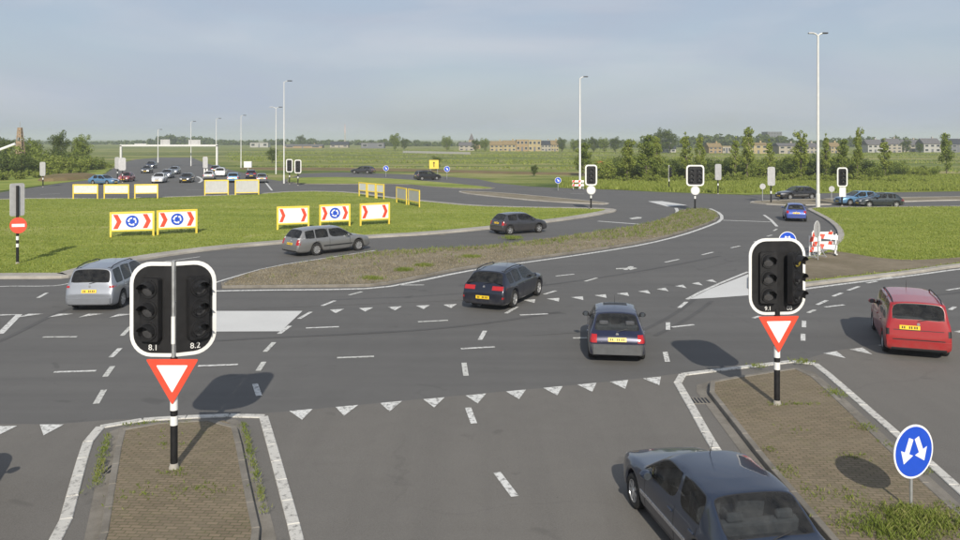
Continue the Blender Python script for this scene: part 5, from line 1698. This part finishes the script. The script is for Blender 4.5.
put(T_RND[0], 4, 169, 'broad tree left of the timber tower', 'tree', 'trees at far left', 141, 8.0, rz=3)
# single trees near the horizon
for (x, y, yt, k, lb) in [(395, 150.5, 134.5, 1, 'big round tree on the horizon right of the mast'), (404, 150, 139.5, 0, 'low dark tree beside the big round one on the horizon'), (447, 151, 137, 1, 'bright rounded tree left of the yellow houses'),
                               (476, 151.5, 140.5, 0, 'left tree of the clump beside the yellow houses'), (485, 151.5, 139, 1, 'right tree of the clump beside the yellow houses'), (301, 146.5, 136.5, 0, 'dark tree on the horizon left of the mast'),
                               (272, 163, 149.5, 0, 'dark bush-like tree behind the slim lamp posts'), (562, 152, 139.5, 0, 'dark tree at the right end of the yellow houses'), (574, 152, 140, 1, 'tree right of the yellow houses'),
                               (436, 171, 158, 0, 'dark tree behind the yellow sign'), (594, 152.5, 139, 0, 'left tree of the far hedge behind the lamp post'), (604, 152.5, 138.5, 1, 'middle tree of the far hedge behind the lamp post'), (615, 152.5, 138.8, 0, 'right tree of the far hedge behind the lamp post'),
                               (661, 153, 131.5, 0, 'dark far tree behind the white bungalow, left one'), (670, 153, 133, 0, 'dark far tree behind the white bungalow, right one'), (906, 153, 141, 0, 'dark tree in front of the far houses at right'), (920, 153.5, 144, 0, 'low tree in front of the far houses at right'),
                               (534, 176, 166, 0, 'lone dark bush on the red soil bank')]:
    w_ = 1.0
    put(T_RND[k], x, y, lb, 'tree', None, yt, 8.0, rz=x)
# far woods on the horizon: one mass each
def far_wood(x0, x1, dist, h0, h1, seed, label, n=5000):
    rng_ = np.random.default_rng(seed)
    n = int(n * 1.7)
    m = int((x1 - x0) / 4)
    cx = np.linspace(x0, x1, m) + rng_.normal(0, 4, m)
    hh = rng_.uniform(h0 * .6, h1, m) * (0.6 + .35 * np.sin(np.arange(m) * .17 + seed) + .25 * np.sin(np.arange(m) * .049 + seed * 2))
    hh = np.convolve(np.maximum(hh, h0 * .7), np.ones(3) / 3, 'same')
    cs = np.concatenate([np.stack([cx, dist + rng_.normal(0, 12, m), hh * f], 1) for f in (.25, .55, .8)])
    rs = np.concatenate([hh * .5 + 1, hh * .42, hh * .3])
    o = link('far_wood', quads_mesh('far_wood', leaf_cloud(cs, rs, n, 2.2, seed, .9), M_leafC))
    tag(o, label, 'wood', kind='stuff')
far_wood(-900, -330, 980, 5, 9, 31, 'distant dark line of trees along the left horizon', 9000)
far_wood(-360, -60, 900, 7, 11, 32, 'distant dark line of trees left of the mast', 7000)
far_wood(-90, 60, 760, 5, 8, 33, 'distant hedge of trees behind the yellow houses', 4000)
far_wood(60, 240, 640, 8, 13, 34, 'distant wood behind the row of young trees', 6000)
far_wood(230, 620, 700, 7, 10, 35, 'distant wood behind the right houses', 6000)

# ------------------------------------------------------------------ buildings on the horizon
M_roofgrey = simple('roof_grey_tiles', (.12, .115, .12), .9, 0, .2, 2)
M_rooforange = simple('roof_orange_tiles', (.23, .17, .085), .9, 0, .2, 2)
M_roofdark = simple('roof_dark', (.035, .038, .05), .8, 0, .2, 2)
M_wallyel = simple('wall_yellow_brick', (.35, .285, .155), .9, 0, .12, 2)
M_wallcream = simple('wall_cream', (.33, .30, .245), .9, 0, .1, 2)
M_wallwhite = simple('wall_white', (.36, .355, .335), .9, 0, .06, 2)
M_wallbrick = simple('wall_orange_brick', (.30, .215, .115), .9, 0, .15, 2)
M_walldark = simple('wall_dark_grey', (.13, .135, .15), .8, 0, .1, 2)
M_pane = simple('window_dark_glass', (.035, .042, .05), .1, 0, .1, 4, .8)
def house(px0, px1, py, ytop, wall, roof, label, storeys=2, flat=False, nwin=3, depth=8.0, cat='house', eave=.62, group='houses on the horizon', chim=True):
    A, B = G(px0, py), G(px1, py)
    w = B.x - A.x; yy = A.y
    ht = H - (ytop - HZ) * yy / F
    t = empty('house', ((A.x + B.x) / 2, yy + depth / 2, -.06))
    he = ht if flat else ht * eave
    MB().box((0, 0, he / 2), (w, depth, he)).build('wall', wall, t)
    if flat:
        rf = MB().box((0, 0, he + .12), (w + .3, depth + .3, .3)).build('roof', roof, t)
    else:
        d2 = depth / 2 + .35
        rf = MB().add([(-w / 2 - .25, -d2, he - .1), (w / 2 + .25, -d2, he - .1), (w / 2 + .25, d2, he - .1), (-w / 2 - .25, d2, he - .1), (-w / 2 - .25, 0, ht), (w / 2 + .25, 0, ht)],
                      [(0, 1, 5, 4), (2, 3, 4, 5), (0, 4, 3), (1, 2, 5), (0, 3, 2, 1)]).build('roof', roof, t)
        if chim: MB().box((w * .28, .6, ht + .1), (.7, .7, 1.5)).build('chimney', wall, rf)
    sh = he / storeys
    for s_ in range(storeys):
        for k in range(nwin):
            x = -w / 2 + w * (k + .5) / nwin
            if s_ == 0 and k == nwin // 2:
                d_ = MB().box((x, -depth / 2 - .02, sh * .40), (1.0, .08, sh * .8)).build('door', M_walldark, t); continue
            f = MB().box((x, -depth / 2 - .02, sh * (s_ + .55)), (w / nwin * .6, .08, sh * .52)).build('window', M_wallwhite, t)
            MB().box((x, -depth / 2 - .05, sh * (s_ + .55)), (w / nwin * .52, .06, sh * .42)).build('pane', M_pane, f)
    return tag(t, label, cat, group)
house(490, 503, 151.3, 141, M_wallyel, M_rooforange, 'leftmost of the yellow terraced houses on the horizon')
house(503.3, 516, 151.3, 140.4, M_wallyel, M_rooforange, 'second from left of the yellow terraced houses')
house(516.3, 528, 151.3, 139.9, M_wallbrick, M_wallyel, 'orange house in the middle of the yellow terrace', flat=True)
house(528.3, 541, 151.3, 140.2, M_wallyel, M_wallyel, 'flat yellow house right of the orange one', flat=True)
house(541.3, 551, 151.3, 140.6, M_wallcream, M_roofdark, 'house with dark gable right in the yellow terrace')
house(551.3, 558.5, 151.3, 140.2, M_wallyel, M_rooforange, 'rightmost of the yellow terraced houses')
house(459, 474, 150.8, 142, M_wallcream, M_roofgrey, 'low pale house left of the tree clump')
house(660, 676, 152.6, 144.5, M_wallwhite, M_roofdark, 'white bungalow with dark roof among the young trees', 1, eave=.5)
house(709, 722, 153, 143, M_wallbrick, M_rooforange, 'orange brick house right above the wide signal')
house(722.5, 731, 153, 146.5, M_wallcream, M_wallyel, 'low cream annexe right of the orange brick house', 1, flat=True)
house(749, 768, 153.6, 142.5, M_wallyel, M_rooforange, 'sand-coloured house left of the dark tower block', eave=.8)
house(779, 799, 153.6, 143, M_wallcream, M_roofgrey, 'cream house right of the dark tower block', eave=.75)
house(806, 818, 153.2, 143, M_wallcream, M_roofgrey, 'cream house behind the tallest lamp post')
house(831, 841, 153, 142.5, M_wallyel, M_rooforange, 'yellowish house right of the tallest lamp post')
house(868, 883, 152.6, 139.5, M_wallwhite, M_roofgrey, 'white house with grey roof right of the pointed tree')
house(887, 902, 152.6, 138.5, M_wallcream, M_roofgrey, 'cream house with tall grey roof right of the thin low tree', 3)
house(904, 922, 152, 139.6, M_wallcream, M_roofgrey, 'house behind the dark tree at right')
house(924, 941, 152.4, 138.2, M_wallwhite, M_roofgrey, 'white house with wide dark window left of the lone tree', 2, nwin=3)
house(951, 972, 152.6, 138.6, M_walldark, M_roofdark, 'dark house cut off at the right picture edge')
house(767.5, 782, 146, 132, M_walldark, M_walldark, 'dark tower block on the horizon', 5, flat=True, nwin=5, depth=16, cat='tower block')
house(250, 268, 147.3, 142.6, M_wallwhite, M_roofgrey, 'low pale shed left of the mast', 1, flat=True)
house(330, 348, 147.5, 141.5, M_wallcream, M_roofdark, 'low dark-roofed farm at the foot of the mast', 1, eave=.45)
house(361, 384, 148.2, 143, M_walldark, M_roofgrey, 'long low grey shed left of the big round tree', 1, flat=True)
house(283, 322, 148, 144.2, M_wallbrick, M_roofgrey, 'long low brick barn with grey roof on the horizon', 1, eave=.6)
# white fence on the far field
A, B = G(403, 153), G(470, 154.6)
c = (A + B) / 2; d = B - A
t = empty('white_fence', (c.x, c.y, -.06), math.atan2(d.y, d.x))
n = 18
for k in range(n):
    MB().box((-d.length / 2 + d.length * (k + .5) / n, 0, .62), (d.length / n - .12, .06, .95)).build('panel', M_wallwhite, t)
for k in range(n + 1): MB().box((-d.length / 2 + d.length * k / n, 0, .6), (.11, .14, 1.2)).build('post', M_wallwhite, t)
tag(t, 'long low white fence across the far field', 'fence')
# mast and spire
g = G(345, 146); t = empty('mast', g)
zt_ = H - (124 - HZ) * g.y / F
M_mast = simple('mast_pale_red', (.55, .38, .34), .7, 0, .1, 1)
MB().tube([(0, 0, 0), (0, 0, zt_ * .6)], [.8, .5], 8).build('lower_mast', M_wallwhite, t)
MB().tube([(0, 0, zt_ * .6), (0, 0, zt_)], [.5, .15], 8).build('upper_mast', M_mast, t)
tag(t, 'faint thin mast on the horizon left of the big round tree', 'mast')
g = G(471.5, 149); t = empty('church', g)
zt_ = H - (133 - HZ) * g.y / F
MB().box((0, 0, zt_ * .28), (3.4, 3.4, zt_ * .56)).build('tower', M_wallbrick, t)
MB().add([(-1.8, -1.8, zt_ * .56), (1.8, -1.8, zt_ * .56), (1.8, 1.8, zt_ * .56), (-1.8, 1.8, zt_ * .56), (0, 0, zt_)], [(0, 1, 4), (1, 2, 4), (2, 3, 4), (3, 0, 4)]).build('spire', M_roofgrey, t)
MB().box((3.6, 1.5, zt_ * .14), (4.2, 6, zt_ * .28)).build('nave', M_wallbrick, t)
tag(t, 'small church spire on the horizon left of the tree clump', 'church')
# timber tower and white boom at far left
g = G(20, 171.5); t = empty('timber_tower', g)
M_timber = simple('weathered_timber', (.30, .22, .145), .9, 0, .25, 3)
zt_ = H - (127.5 - HZ) * g.y / F
bw, tw = .85, .26
pts4 = [(-1, -1), (1, -1), (1, 1), (-1, 1)]
for a, b in pts4: MB().tube([(a * bw, b * bw, 0), (a * tw, b * tw, zt_)], .11, 6).build('corner_post', M_timber, t)
n = 13
for k in range(n):
    u = (k + .5) / n; hw_ = bw + (tw - bw) * u
    if k % 5 == 4: continue
    for a, b in ((0, -1), (1, 0), (0, 1), (-1, 0)):
        MB().box((a * hw_, b * hw_, zt_ * u), (2 * hw_ if a == 0 else .06, 2 * hw_ if b == 0 else .06, zt_ / n * .86)).build('board', M_timber, t)
MB().tube([(0, 0, zt_ - .1), (0, 0, zt_ + 1.1)], .05, 6).build('pole', M_galv, t)
tag(t, 'tapering brown timber tower rising above the bushes at far left', 'tower')
g = G(2, 177.5); t = empty('white_boom', g)
p0 = Vector((-3.2, 0, H - (156 - HZ) * g.y / F)); p1 = Vector((2.0, .4, H - (144 - HZ) * g.y / F))
MB().tube([p0, p1], .24, 8).build('boom', M_white, t)
MB().tube([(-1.5, 0, 0), (-1.5, 0, p0.z + (p1.z - p0.z) * .33)], .2, 8).build('mast', M_white, t)
MB().box((-1.5, 0, .25), (1.6, 1.4, .5)).build('base', M_galv, t)
tag(t, 'slanted white boom left of the timber tower', 'crane')

# ------------------------------------------------------------------ hazy air
hz = bpy.data.materials.new('hazy_air'); hz.use_nodes = True
ht_ = hz.node_tree; ht_.nodes.clear()
ho = ht_.nodes.new('ShaderNodeOutputMaterial'); pv = ht_.nodes.new('ShaderNodeVolumePrincipled')
pv.inputs['Color'].default_value = (.88, .94, 1.0, 1)
pv.inputs['Density'].default_value = 0.00036
pv.inputs['Anisotropy'].default_value = 0.2
ht_.links.new(pv.outputs['Volume'], ho.inputs['Volume'])
haze = MB().box((0, 4290, 15), (12600, 9620, 40)).build('haze', hz)
haze.location.z = 3.0
tag(haze, 'pale summer haze over the whole junction', kind='stuff')
